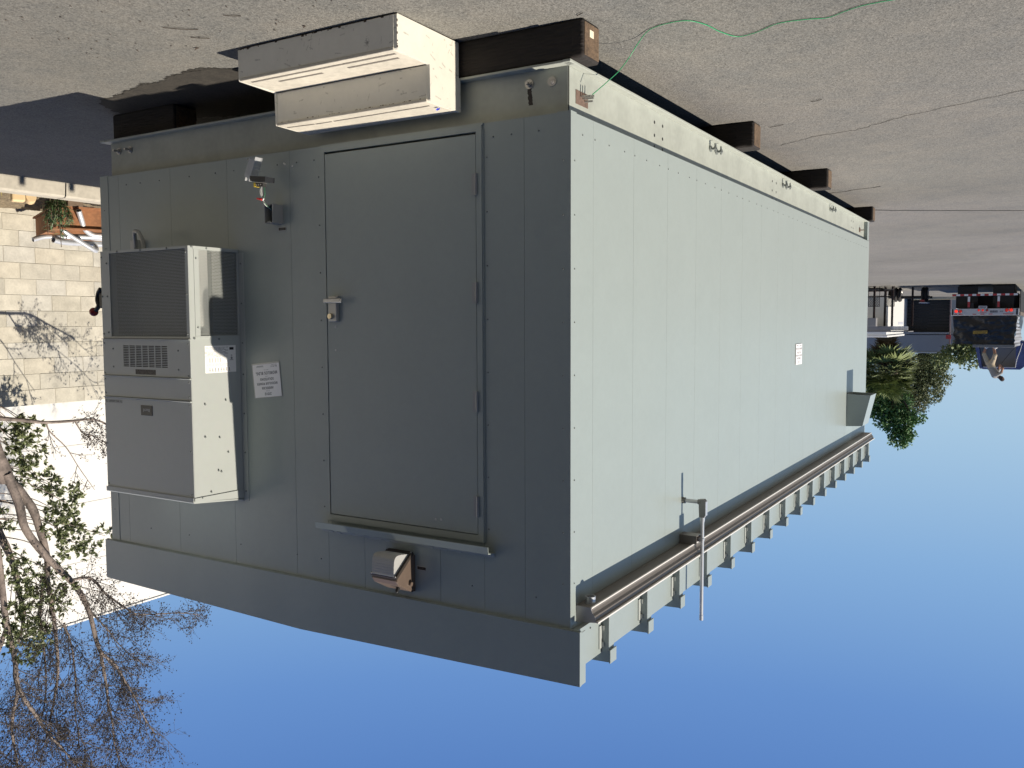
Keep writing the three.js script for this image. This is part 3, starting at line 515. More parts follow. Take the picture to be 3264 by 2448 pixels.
// ------------------------------------------------------------------ steps
{
  const st = thing('box_steps', 'cream painted two-step wooden box steps in front of the door', 'steps', [1.2, 0, .25]);
  const N = 512, n = mixNoise(N, [[6, .5], [24, .5], [90, .4]]), sc = new Float32Array(N * N);
  for (let k = 0; k < 170; k++) { const x = rnd() * N, y = rnd() * N, l = rr(2, 22), a = rr(-.5, .25) + (rnd() < .2 ? 1.4 : 0), w = rr(.5, 1.8); for (let s = 0; s < l; s += .5) for (let q = -w; q <= w; q += .6) if (rnd() < .6) sc[(((y + Math.sin(a) * s + q) | 0) % N + N) % N * N + (((x + Math.cos(a) * s) | 0) % N + N) % N] = rr(.12, .5); }
  for (let k = 0; k < 10; k++) { const x = rnd() * N, y = rnd() * N; for (let s = 0; s < 120; s++) { const a = rnd() * 7, r = Math.abs(rr(-1, 1)) * rr(2, 16); sc[(((y + Math.sin(a) * r) | 0) % N + N) % N * N + (((x + Math.cos(a) * r * .6) | 0) % N + N) % N] = rr(.4, .9); } }
  const cream = new THREE.MeshStandardMaterial({ map: dataTex(N, (i) => { const k = 1 + n[i] * .09, d = sc[i]; return [.66 * k * (1 - d) + .08 * d, .645 * k * (1 - d) + .075 * d, .57 * k * (1 - d) + .06 * d]; }, 1.15, true), bumpMap: dataTex(N, (i) => { const v = .6 + n[i] * .3 - sc[i] * .25; return [v, v, v]; }, 1.15), bumpScale: .0015, roughness: .55, side: THREE.DoubleSide });
  const walked = mottled([.53, .50, .425], .22, .7, [[5, .6], [20, .6], [70, .6]], 256, { roughness: .65, bump: .001 });
  const x0 = .668, x1 = 1.742;
  // side boards cut to the step profile, then risers and treads between them
  const prof = [[.0, .012], [.512, .006], [.517, .012], [.517, .168], [.512, .1745], [.258, .182], [.254, .355], [.249, .361], [-.012, .367], [-.016, .362], [-.014, .2], [-.0, .19]];
  part(st, 'side_board', prismX(prof, x0 - .006, x0 + .012), cream);
  part(st, 'side_board', prismX(prof, x1 - .012, x1 + .004), cream);
  part(st, 'riser', bx(x0 + .0125, x1 - .0125, .008, .160, .497, .519, .003), cream);
  part(st, 'riser', bx(x0 + .0125, x1 - .0125, .182, .348, .235, .2555, .003), cream);
  part(st, 'tread', bx(x0 + .0125, x1 - .0125, .1605, .178, .25, .523, .004), walked);
  part(st, 'tread', bx(x0 + .0125, x1 - .0125, .3485, .366, -.012, .262, .004), walked);
  part(st, 'back_board', bx(x0 + .0125, x1 - .0125, .01, .348, -.012, .0), cream);
  const grit = mottled([.17, .155, .135], .6, .2, [[30, .6], [100, .8]], 256, { roughness: .95, bump: .002 });
  const strip = (a, b, y, z0, z1, w = .016) => { const p = []; for (let i = 0; i <= 10; i++) p.push([a + (b - a) * i / 10, z0 + (z1 - z0) * i / 10 - w / 2 + rr(-.0006, .0006)]); for (let i = 10; i >= 0; i--) p.push([a + (b - a) * i / 10, z0 + (z1 - z0) * i / 10 + w / 2 + rr(-.0006, .0006)]); part(st, 'grip_strip', prismY(p, y, y + .0022), grit); };
  strip(.705, 1.685, .178, .476, .482); strip(.735, 1.06, .178, .413, .414); strip(1.235, 1.545, .178, .413, .416);
  strip(.715, 1.37, .366, .190, .186, .013); strip(1.385, 1.50, .366, .186, .188, .011); strip(1.51, 1.70, .366, .19, .206, .013);
  // chips along the worn edges
  const chips = []; for (let i = 0; i < 46; i++) { const x = rr(x0 + .02, x1 - .03), w = rr(.003, .02); const top = rnd() < .6; chips.push(top ? bx(x, x + w, .343 + rr(0, .004), .349 + rr(0, .002), .2545, .2567) : bx(x, x + w, .009, .012 + rr(0, .006), .5182, .5198)); }
  for (let i = 0; i < 7; i++) { const y = rr(.015, .165), w = rr(.003, .012); chips.push(bx(x0 - .0066, x0 - .0052, y, y + w, .511, .5174)); }
  part(st, 'paint_chips', chips, std(lin(.06, .04, .025), .9), { stuff: true });
  solo('blue_rag', 'crumpled scrap of bright blue tape on the upper step', 'tape', (() => { const m = new MB(); const p = [...Array(9)].map(() => V(.70 + rr(-.014, .014), .368 + rr(0, .014), .145 + rr(-.013, .013))); for (let i = 0; i < 7; i++) m.tri(p[i], p[i + 1], p[i + 2]); return m.geo(); })(), std(lin(.03, .05, .5), .5), [.70, .366, .145]);
}
// ------------------------------------------------------------------ timbers under the skid
{
  const beam = (x0, x1, z0, z1, label, h = .188) => {
    const t = thing('timber_beam', label, 'timber', [(x0 + x1) / 2, 0, (z0 + z1) / 2], 'timbers under the building');
    const n = 22, geo = new RoundedBoxGeometry(x1 - x0, h, z1 - z0, 3, .016).translate((x0 + x1) / 2, h / 2, (z0 + z1) / 2), p = geo.attributes.position;
    for (let i = 0; i < p.count; i++) p.setXYZ(i, p.getX(i), Math.max(.001, p.getY(i) + Math.sin(p.getX(i) * 5 + z0) * .001), p.getZ(i) + Math.sin(p.getX(i) * 3.1 + z0 * 2) * .002);
    geo.computeVertexNormals();
    part(t, 'timber', geo, M.timber);
    const end = mottled([.11, .072, .042], .75, .25, [[5, .6], [18, .7], [60, .6]], 256, { roughness: .9, bump: .004 });
    part(t, 'cut_end', bx(x0 - .0025, x0 + .002, .014, h - .014, z0 + .014, z1 - .014, .002), end);
    return t;
  };
  const b1 = beam(-.060, 1.55, -.20, -.015, 'dark creosoted timber beam under the building corner by the steps');
  part(b1, 'price_tag', bx(-.0635, -.0625, .043, .078, -.125, -.082), std(lin(.72, .66, .5), .7));
  beam(-.130, 1.4, -2.86, -2.674, 'dark timber beam poking out below the hanging wall bolts');
  beam(-.162, 1.4, -5.25, -5.077, 'dark timber beam poking out under the middle of the long skid');
  beam(-.044, 1.4, -8.52, -8.355, 'dark timber beam at the far corner of the long skid');
  beam(3.03, 3.70, -.27, -.082, 'short dark timber block under the skid below the air conditioner', .189);
}
// ------------------------------------------------------------------ green wire on the ground and litter
{
  const gw = thing('ground_wire', 'thin green wire curling from the skid over the asphalt', 'wire', [-.4, 0, -.5]);
  const pts = [[-.02, .325, -.20], [-.04, .29, -.24], [-.05, .23, -.33], [-.07, .16, -.42], [-.10, .09, -.47], [-.16, .03, -.45], [-.27, .006, -.345], [-.39, .005, -.305], [-.475, .005, -.32], [-.53, .006, -.412], [-.563, .005, -.58], [-.617, .006, -.69], [-.71, .005, -.676], [-.845, .005, -.597], [-.978, .005, -.609], [-1.071, .005, -.639], [-1.165, .005, -.588], [-1.25, .005, -.553], [-1.4, .005, -.55], [-1.7, .005, -.62]];
  part(gw, 'insulation', tube(pts, .0023, 260, 6), std(lin(.03, .30, .12), .35));
  const tw = std(lin(.05, .04, .032), .9), lf = std(lin(.05, .038, .03), .9);
  const tws = [[-.173, -2.94, -.287, -2.903, 'thin dark nail lying beside the second timber'], [1.386, .93, 1.325, .875, 'dark twig on the asphalt in front of the lower step'], [1.784, .964, 1.66, .85, 'longest dark twig lying out from the steps'], [1.794, .787, 1.721, .726, 'thin dark twig beside the tip of the step shadow'], [-.05, .03, -.09, .05, 'curled dark scrap beside the timber end by the corner'], [-.62, -2.3, -.70, -2.27, 'thin dark splinter on the open asphalt']];
  for (const [a, b, c, d, l] of tws) { const q = [[a, .006, b], [(a * .6 + c * .4) + rr(-.006, .006), .008, (b * .6 + d * .4) + rr(-.006, .006)], [c, .006, d]]; solo('twig', l, 'twig', tube(q, .0022, 10, 5), tw, [(a + c) / 2, 0, (b + d) / 2], { group: 'twigs and splinters on the asphalt' }); }
  const m = new MB();
  for (let i = 0; i < 90; i++) { const x = rr(.7, 2.6), z = rr(.55, 1.3) + (x - .7) * .1, a = rr(0, 6.28), d = V(Math.cos(a), rr(-.05, .15), Math.sin(a)), s = d.clone().cross(V(0, 1, 0)).normalize(); m.leaf(V(x, .005, z), d, s, rr(.006, .022), rr(.0015, .006), .5); }
  for (let i = 0; i < 60; i++) { const x = rr(-2.2, -.1), z = rr(-6, 0), a = rr(0, 6.28), d = V(Math.cos(a), rr(-.05, .15), Math.sin(a)), s = d.clone().cross(V(0, 1, 0)).normalize(); m.leaf(V(x, .005, z), d, s, rr(.005, .016), rr(.0015, .004), .5); }
  m.leaf(V(1.9, .006, .64), V(.9, .2, .4).normalize(), V(-.4, 0, .9), .035, .011, .7); m.leaf(V(1.165, .006, .607), V(.9, .1, -.4).normalize(), V(.4, 0, .9), .026, .008, .5);
  structure('leaf_litter', m.geo(), lf, { kind: 'stuff', label: 'scattered dry leaf crumbs on the asphalt' });
}
console.log('objects ready');

// ------------------------------------------------------------------ yard edge: kerb, soil, block wall, white building
{
  const conc = mottled([.407, .381, .321], .3, 1.4, [[5, .6], [20, .5], [70, .4]], 256, { roughness: .9, bump: .004 });
  const kerb = (z0, z1, label) => {
    const n = 40, prof = [[6.83, 0], [6.842, .13], [6.852, .146], [6.865, .152], [7.0, .156], [7.0, 0]];
    const g = prismZ(prof, z0, z1); solo('concrete_kerb', label, 'kerb', g, conc, [6.9, 0, (z0 + z1) / 2], { group: 'kerb blocks' });
  };
  kerb(-1.705, 1.4, 'long pale concrete kerb block in front of the rusty steel frame'); kerb(-4.8, -1.72, 'pale concrete kerb block running on behind the building');
  const soilMat = mottled([.165, .130, .082], .6, 1.2, [[8, .6], [30, .7], [110, .7]], 512, { roughness: 1, bump: .02 });
  const g = new THREE.PlaneGeometry(2.1, 16, 44, 320).rotateX(-Math.PI / 2).translate(8.02, .06, -2), p = g.attributes.position;
  for (let i = 0; i < p.count; i++) p.setY(i, .06 + .03 * Math.sin(p.getX(i) * 5) * Math.sin(p.getZ(i) * 3.1) + rr(-.012, .012));
  g.computeVertexNormals(); structure('soil_strip', g, soilMat, { label: 'bare brown soil between the kerb and the block wall' });
  // dry weeds
  const m = new MB();
  for (let i = 0; i < 900; i++) { const z = rr(-2.2, -.6), x = 7.0 + Math.abs(rr(-1, 1)) ** 2 * .5, a = rr(0, 6.28), d = V(Math.cos(a) * .7, rr(.3, 1.2), Math.sin(a) * .7).normalize(), s = d.clone().cross(V(0, 1, .1)).normalize(); m.leaf(V(x, .05, z), d, s, rr(.03, .1), rr(.002, .006), .3); }
  structure('dry_weeds', m.geo(), std(lin(.27, .23, .07), .9), { kind: 'stuff', label: 'dry yellow weeds behind the kerb' });
  // block wall: every block that shows is a piece of its own
  const wall = thing('block_wall', 'tan concrete block wall behind the kerb and trees', 'wall', [9.1, 0, -2]);
  part(wall, 'mortar', bx(9.005, 9.19, -.1, 2.496, -12, 5), mottled([.40, .385, .325], .2, .6, [[20, .6], [80, .6]], 128, { roughness: 1 }));
  const tones = [[.45, .43, .36], [.485, .465, .395], [.43, .415, .355], [.47, .445, .37], [.455, .445, .395]].map((c) => mottled(c, .34, .9, [[4, .6], [11, .7], [60, .4]], 256, { roughness: .95, bump: .003 }));
  const bg = new RoundedBoxGeometry(.04, .194, .394, 1, .003);
  triUV(clean(bg));
  const geos = [0, 1, 2].map((k) => { const q = triUV(clean(bg.clone())); const u = q.attributes.uv; for (let i = 0; i < u.count; i++) u.setXY(i, u.getX(i) + k * .37, u.getY(i) + k * .29); return q; });
  for (let r = 0; r < 13; r++) for (let c = 0; c < 18; c++) {
    const y = .005 + r * .2 - .0, z = -7.044 + c * .4 + (r % 2 ? .0 : .2) + .4;
    const b = new THREE.Mesh(geos[(r * 7 + c * 3 + ((rnd() * 3) | 0)) % 3], tones[(rnd() * 5) | 0]); b.name = 'block'; b.castShadow = b.receiveShadow = true;
    b.position.set(9.02 - 9.1 + rr(-.0015, .0015), y, z + .2 + 2 - .0); wall.add(b);
  }
  // white building: broad horizontal metal bands
  const wb = thing('white_building', 'large white metal-clad building behind the block wall', 'building', [16, 0, -8]);
  const wm = mottled([.693, .685, .650], .04, 3, [[4, .6], [30, .5]], 128, { roughness: .55 });
  for (let i = 0; i < 7; i++) part(wb, 'cladding_band', bx(11, 11.05, i * .935 - .375 + .004, (i + 1) * .935 - .375, -40, 12, .006), wm);
  part(wb, 'core', bx(11.03, 24, 0, 6.10, -39.95, 11.95), wm);
  part(wb, 'roof_trim', bx(10.985, 11.06, 6.172, 6.20, -40, 12), wm);
}
// ------------------------------------------------------------------ rusty frame, pipes, offcuts by the kerb
{
  const c = [7.42, -1.98], d1 = [-.38, -.925], d2 = [.925, -.38];
  const fr = thing('rusty_skid', 'rusty steel channel frame resting on wood blocks behind the kerb', 'steel frame', [7.4, .15, -2.5]);
  const rustO = mottled([.26, .115, .05], .5, .6, [[5, .7], [20, .6], [70, .5]], 256, { roughness: .85, bump: .002 });
  const rail = (o, d, n, len, name) => { // channel: web with two flanges, along d, thickness along n
    const M4 = new THREE.Matrix4().set(d[0], 0, n[0], o[0], 0, 1, 0, 0, d[1], 0, n[1], o[1], 0, 0, 0, 1);
    const f = (g) => { g = clean(g).applyMatrix4(M4); return d[0] * n[1] - d[1] * n[0] < 0 ? flip(g) : g; };
    return part(fr, name, [f(bx(0, len, .185, .405, 0, .008)), f(bx(0, len, .165, .185, -.03, .06)), f(bx(0, len, .405, .42, -.03, .06))], rustO);
  };
  rail(c, d1, d2, 2.6, 'rail'); rail([c[0] - d1[0] * .02, c[1] - d1[1] * .02], d2, d1, 1.35, 'rail');
  rail([c[0] + d2[0] * 1.3, c[1] + d2[1] * 1.3], d1, d2, 2.6, 'rail');
  const wood = mottled([.16, .115, .08], .4, .5, [[6, .7], [30, .6]], 128, { roughness: .9 });
  const blk = (x, z, l, a = .38) => solo('wood_block', l, 'block', new THREE.BoxGeometry(.15, .145, .15).rotateY(a).translate(x, .0925, z), wood, [x, .02, z], { group: 'blocks under the rusty frame' });
  blk(7.36, -2.14, 'brown wood block under the corner of the rusty frame'); blk(7.16, -2.56, 'brown wood block under the rusty frame beside the dark gap'); blk(7.9, -2.2, 'brown wood block behind the green shoot');
  const px = (pts, r, l) => { const t = solo('steel_pipe', l, 'pipe', pipe(pts, r, 30, 14), M.galv, pts[0], { group: 'pipes on the rusty frame', uv: true }); return t; };
  px([[7.25, .215, -2.12], [7.3, .30, -2.18], [7.36, .40, -2.26], [7.38, .455, -2.37], [7.3, .45, -2.52], [7.2, .43, -2.68]], .030, 'cream grey pipe bent down over the rusty rail');
  px([[7.5, .40, -2.06], [7.5, .455, -2.14], [7.52, .52, -2.28], [7.55, .59, -2.44], [7.58, .618, -2.53], [7.62, .60, -2.575], [7.66, .55, -2.58]], .026, 'bright zinc pipe with a hooked end leaning on the wall');
  px([[7.75, .53, -1.88], [7.74, .49, -2.0], [7.72, .475, -2.2], [7.7, .465, -2.5], [7.68, .46, -2.9]], .027, 'shiny pipe lying along the frame behind the shoot');
  px([[7.62, .475, -2.2], [7.55, .468, -2.4], [7.5, .46, -2.7], [7.48, .455, -3.0]], .03, 'thick shiny pipe lying beside the hooked pipe');
  px([[7.68, .52, -2.08], [7.7, .535, -2.2], [7.72, .53, -2.45], [7.72, .52, -2.9]], .033, 'dull pipe with its open end facing the yard');
  solo('iron_bar', 'flat rusty iron bar sticking out before the block wall', 'bar', new RoundedBoxGeometry(.03, .045, 1.2, 2, .014).translate(8.6, .66, -1.18), M.rust, [8.6, .66, -1.2]);
  const cut = std(lin(.62, .47, .27), .8);
  solo('wood_offcut', 'pale sunlit wood offcut on the soil', 'offcut', [new RoundedBoxGeometry(.12, .09, .13, 2, .02).rotateY(.4).translate(7.3, .145, -1.47)], cut, [7.3, .08, -1.47], { group: 'pale offcuts' });
  solo('wood_offcut', 'round pale log end lying beside the offcut', 'offcut', cyl([7.24, .13, -1.58], [7.4, .14, -1.66], .05, .052, 14), cut, [7.3, .08, -1.6], { group: 'pale offcuts' });
}
// leafy oleander shoot
{
  const sh = thing('oleander_shoot', 'narrow-leaved green oleander shoot in front of the rusty frame', 'shrub', [7.2, .05, -1.85]);
  const m = new MB(), l = new MB(), top = [[7.2, .05, -1.84], [7.19, .3, -1.85], [7.2, .64, -1.87]];
  const stems = [top]; for (let i = 0; i < 9; i++) { const a = i * .7; stems.push([[7.2, .05, -1.84], [7.2 + Math.cos(a) * .06, .2, -1.84 + Math.sin(a) * .09], [7.2 + Math.cos(a) * .1, rr(.34, .52), -1.86 + Math.sin(a) * .14]]); }
  stems.forEach((s, k) => {
    const pts = along(s, 14); m.limb(pts, .009, .004, 5);
    for (let i = 3; i < 14; i++) { if (k === 0 && i > 11) break; for (let j = 0; j < 5; j++) { const d = rdir(); d.y = Math.abs(d.y) * .6 + .1; d.normalize(); const sd = d.clone().cross(V(0, 1, 0)).normalize(); l.leaf(pts[i], d, sd, rr(.06, .11), rr(.006, .01), .3); } }
  });
  part(sh, 'stem', m.geo(), std(lin(.12, .09, .06), .9), { uv: true });
  part(sh, 'leaves', l.geo(), new THREE.MeshPhysicalMaterial({ color: lin(.075, .13, .05), roughness: .5, transmission: .12, thickness: 0, side: THREE.DoubleSide }), { uv: true, stuff: true });
}
// ------------------------------------------------------------------ trees by the wall
{
  const barkMat = mottled([.15, .122, .104], 1.1, .7, [[4, .7], [10, .8], [40, .5]], 256, { roughness: .85, bump: .006 });
  const twigMat = std(lin(.11, .094, .083), .9), podMat = std(lin(.05, .038, .03), .9);
  const leafMat = new THREE.MeshPhysicalMaterial({ color: lin(.165, .195, .085), roughness: .4, transmission: .22, thickness: 0, side: THREE.DoubleSide });
  const X = 8.0, P = (y, z, dx = 0) => V(X + dx, y, z);
  function grow(mb, pods, p, d, len, r, lvl) {
    const n = 5, pts = [p.clone()]; let q = p.clone(), v = d.clone();
    for (let i = 0; i < n; i++) { v.addScaledVector(rdir(), .22).normalize(); q = q.clone().addScaledVector(v, len / n); pts.push(q); }
    mb.limb(pts, r, r * .55, lvl > 1 ? 4 : 3);
    if (lvl <= 0) { for (let k = 0; k < 4; k++) { const c = pts[2 + (k % 4)].clone().addScaledVector(rdir(), .025); if (rnd() < .85) pods.pod(c, rr(.006, .014)); } return; }
    const kids = lvl > 1 ? 5 : 4;
    for (let k = 0; k < kids; k++) { const i = 1 + ((k * 4 / kids + rnd()) | 0), nd = v.clone().addScaledVector(rdir(), .95).normalize(); nd.y += .12; grow(mb, pods, pts[Math.min(i, n)], nd.normalize(), len * rr(.5, .75), r * .55, lvl - 1); }
  }
  const tree = thing('crape_myrtle', 'bare crape myrtle with smooth limbs and dry seed pods before the white building', 'tree', [8.0, 0, -.9]);
  const trunk = new MB(), twigs = new MB(), pods = new MB();
  const limb = (a, r0, r1, n = 18, k = 9) => trunk.limb(along(a, n), r0, r1, k, .05);
  limb([P(0, -.85), P(1.2, -1.0), P(2.3, -1.3), P(3.0, -1.52), P(3.24, -1.62)], .13, .085, 24, 12);
  const A = [P(3.2, -1.6), P(3.38, -1.75), P(3.6, -1.89), P(3.85, -1.965), P(4.2, -2.045), P(4.49, -2.04), P(5.0, -2.1), P(5.66, -2.12), P(6.2, -2.0)];
  const B = [P(3.15, -1.58, -.06), P(3.54, -1.713, -.06), P(3.78, -1.755, -.06), P(4.117, -1.954, -.05), P(4.41, -2.177, -.05), P(4.56, -2.30, -.05), P(4.79, -2.44, -.05), P(5.03, -2.526, -.05), P(5.424, -2.61, -.05), P(5.56, -2.654, -.05)];
  const B1 = [P(5.56, -2.654, -.05), P(5.97, -2.74), P(6.25, -2.764), P(6.5, -2.81), P(6.81, -2.83), P(7.16, -2.92)], B2 = [P(5.56, -2.654, -.05), P(5.81, -2.88), P(6.04, -3.0), P(6.36, -3.16), P(6.66, -3.28), P(6.95, -3.44)];
  const B3 = [P(4.55, -2.30, -.05), P(4.61, -2.59), P(4.85, -2.78), P(5.09, -3.03), P(5.23, -3.20), P(5.41, -3.86), P(5.53, -4.2)], B4 = [P(4.98, -2.52, -.05), P(5.33, -2.8), P(5.55, -2.94), P(5.9, -3.25)];
  const C = [P(3.0, -1.3, -.1), P(4.0, -1.42, -.1), P(4.87, -1.493, -.1), P(5.25, -1.56, -.1), P(5.61, -1.588, -.1), P(6.0, -1.77, -.1), P(6.28, -1.91, -.1), P(6.54, -2.08, -.1), P(6.9, -2.3, -.1)];
  const C3 = [P(4.87, -1.493, -.1), P(5.4, -1.35), P(6.0, -1.3), P(6.8, -1.42)]; limb(C3, .03, .006, 16, 6);
  const C2 = [P(5.61, -1.588, -.1), P(6.1, -1.55), P(6.6, -1.6), P(7.2, -1.58)], D = [P(4.44, -2.04, .08), P(5.02, -1.985, .1), P(5.32, -2.02, .1), P(5.9, -2.02, .1), P(6.5, -1.85, .1)], F = [P(5.06, -2.21, -.02), P(5.39, -2.31), P(5.81, -2.34), P(6.34, -2.33), P(6.9, -2.5)];
  const Hh = [P(2.48, -1.3, -.2), P(2.53, -1.589, -.2), P(2.563, -1.774, -.2), P(2.6, -1.964, -.2), P(2.617, -2.333, -.2), P(2.625, -2.578, -.2), P(2.758, -2.846, -.2), P(2.95, -3.2, -.2)];
  const H2 = [P(2.62, -2.33, -.2), P(2.77, -2.43, -.2), P(2.825, -2.56, -.2), P(3.01, -2.84, -.2), P(3.3, -3.2, -.2)], H3 = [P(2.60, -1.98, -.2), P(2.705, -2.04, -.15), P(2.924, -2.24, -.15), P(3.19, -2.394, -.15), P(3.5, -2.62, -.1)];
  limb(A, .062, .011, 40); limb(B, .052, .022, 34); limb(B1, .023, .006, 24, 6); limb(B2, .022, .006, 24, 6); limb(B3, .019, .005, 26, 6); limb(B4, .012, .004, 14, 5); limb(C, .042, .008, 36); limb(C2, .024, .005, 16, 6); limb(D, .022, .006, 22, 6); limb(F, .014, .005, 22, 5); limb(Hh, .027, .006, 26, 7); limb(H2, .009, .003, 16, 5); limb(H3, .010, .003, 16, 5);
  for (const [br, n, len, lv] of [[A.slice(4), 16, .5, 2], [B1, 26, .5, 2], [B2, 26, .5, 2], [B3, 24, .42, 2], [B4, 8, .4, 2], [C.slice(3), 34, .55, 2], [C2, 18, .5, 2], [C3, 22, .5, 2], [D, 20, .45, 2], [F, 20, .42, 2], [Hh.slice(4), 7, .35, 2], [H2, 6, .34, 2], [H3, 5, .3, 1], [B.slice(5), 7, .42, 2]]) {
    const c = new THREE.CatmullRomCurve3(br);
    for (let i = 0; i < n; i++) { const t = (i + rnd()) / n, p = c.getPoint(Math.min(1, t)), d = c.getTangent(Math.min(1, t)).addScaledVector(rdir(), .85); d.y += .15; grow(twigs, pods, p, d.normalize(), len * rr(.6, 1.2), .0055, lv); }
  }
  part(tree, 'trunk', trunk.geo(), barkMat, { uv: true });
  part(tree, 'twigs', twigs.geo(), twigMat, { uv: true, stuff: true });
  part(tree, 'seed_pods', pods.geo(), podMat, { uv: true, stuff: true });
  // leafy tree close beside it
  const t2 = thing('evergreen_tree', 'evergreen tree with rosettes of dark leaves growing among the bare limbs', 'tree', [8.15, 0, -1.0]);
  const tr = new MB(), lv = new MB();
  const E1 = [P(0, -1.0, .15), P(2.0, -1.2, .15), P(3.2, -1.42, .15), P(3.73, -1.54, .15), P(3.91, -1.61, .15), P(4.12, -1.69, .15), P(4.33, -1.746, .15), P(4.6, -1.783, .15), P(4.87, -1.83, .15), P(5.2, -1.75, .15)];
  tr.limb(along(E1, 40), .07, .014, 9, .06);
  const cl = [[2.607, -1.757, .9], [2.62, -1.885, .7], [2.67, -2.0, .8], [2.82, -1.703, .8], [2.782, -1.825, .7], [2.782, -1.894, .7], [2.965, -1.949, 1.3], [2.966, -1.719, .7], [3.124, -1.981, 1.3], [3.066, -1.836, .7], [3.213, -1.846, 1.2], [3.409, -2.154, 1.0], [3.508, -2.364, 1.1], [3.393, -2.189, .8], [3.60, -2.25, 1.3], [3.752, -2.288, 1.6], [3.873, -2.486, 1.0], [4.09, -2.718, 1.0], [4.0, -2.3, 1.2], [4.312, -2.209, 1.4], [4.111, -2.36, 1.1], [4.219, -2.532, 1.0], [3.854, -2.115, 1.1], [4.141, -1.599, 1.4], [4.3, -1.63, 1.2], [4.45, -1.95, 1.2], [4.588, -1.855, 1.4], [4.676, -2.072, 1.3], [4.826, -2.188, 1.0], [4.861, -1.604, 1.6], [5.025, -1.766, 1.6], [5.15, -1.98, 1.1], [5.122, -1.663, 1.5], [4.576, -2.197, .9], [4.751, -1.921, 1.2], [4.75, -1.55, 1.2], [5.28, -1.78, 1.0], [3.7, -1.62, 1.0], [3.9, -2.35, 1.1]];
  for (const [y, z, s] of cl) {
    const c = P(y, z, rr(-.15, .2)), k = along(E1, 60).reduce((a, b) => Math.abs(b.y - c.y + .42) < Math.abs(a.y - c.y + .42) ? b : a);
    tr.limb(along([k, k.clone().lerp(c, .55).add(V(0, -.08, 0)), c], 8), .007, .003, 4);
    for (let b = 0; b < 24 * s; b++) { const o = c.clone().addScaledVector(rdir(), .125 * s), dd = rdir(); for (let i = 0; i < 7; i++) { const d = dd.clone().addScaledVector(rdir(), .8).normalize(), sd = d.clone().cross(rdir()).normalize(); lv.leaf(o, d, sd, rr(.045, .08), rr(.009, .016), .25); } }
  }
  part(t2, 'trunk', tr.geo(), barkMat, { uv: true });
  part(t2, 'leaves', lv.geo(), leafMat, { uv: true, stuff: true });
}
console.log('right side ready');

// ------------------------------------------------------------------ far end of the yard
function crown(n, clumps, size, wid) {       // clumps: [x,y,z,rx,ry,rz]; leaves sit in small sprays through each clump
  const m = new MB(), tot = clumps.reduce((s, c) => s + c[3] * c[4], 0);
  for (const c of clumps) {
    const k = Math.round(n * c[3] * c[4] / tot / 9);
    for (let i = 0; i < k; i++) {
      const d = rdir(), r = Math.pow(rnd(), .42), o = V(c[0] + d.x * c[3] * r, c[1] + d.y * c[4] * r, c[2] + d.z * c[5] * r), ax = rdir().addScaledVector(d, .7).normalize();
      for (let j = 0; j < 9; j++) { const dd = ax.clone().addScaledVector(rdir(), .8).normalize(), sd = dd.clone().cross(rdir()).normalize(); m.leaf(o.clone().addScaledVector(rdir(), size * .9), dd, sd, size * rr(.6, 1.3), wid * rr(.7, 1.3), .2); }
    }
  }
  return m.geo();
}
const leafM = (r, g, b, t = .25) => new THREE.MeshPhysicalMaterial({ color: lin(r, g, b), roughness: .6, transmission: t, thickness: 0, side: THREE.DoubleSide });
{
  // grey shed with a dark roll-up doorway
  const sh = thing('grey_shed', 'low grey building with white roof trim and wide dark doorway', 'building', [7.5, 0, -66]);
  const gm = mottled([.312, .329, .364], .06, 4, [[4, .6], [20, .5]], 128, { roughness: .7 });
  part(sh, 'wall', [bx(3.2, 14, 2.38, 3.50, -72, -60), bx(6.15, 14, 0, 2.379, -72, -60), bx(3.2, 3.5, 0, 2.379, -72, -60.1), bx(3.5, 6.15, 0, 2.379, -72, -68)], gm);
  part(sh, 'roof_trim', bx(3.14, 14.06, 3.501, 3.57, -72.06, -59.94), M.white);
  part(sh, 'corner_trim', bx(3.12, 3.199, 2.3, 3.50, -60.0, -59.92), M.white);
  part(sh, 'door_head', bx(3.2, 6.3, 2.20, 2.33, -60.12, -59.96), gm);
  const slat = std(lin(.025, .025, .028), .6);
  for (let i = 0; i < 11; i++) part(sh, 'door_slat', bx(3.5, 6.15, i * .2 + .01, i * .2 + .195, -60.6, -60.56), slat);
  solo('low_wall', 'low pale concrete edging in front of the dark doorway', 'wall', bx(-3, 5.6, 0, .12, -58.2, -57.9), std(lin(.5, .45, .34), .9), [1, 0, -58]);
  const sg = thing('red_sign', 'small red sign on a pinkish post before the grey shed', 'sign', [3.45, 0, -59]);
  part(sg, 'post', bx(3.40, 3.48, 0, 3.5, -59.3, -59.22), std(lin(.3, .22, .22), .7)); part(sg, 'board', bx(3.36, 3.66, 2.36, 2.62, -59.2, -59.15), std(lin(.5, .06, .07), .5)); part(sg, 'bracket', bx(3.33, 3.39, 3.3, 3.6, -59.4, -59.3), M.black); part(sg, 'bracket', bx(3.5, 3.56, 3.3, 3.6, -59.4, -59.3), M.black);
}
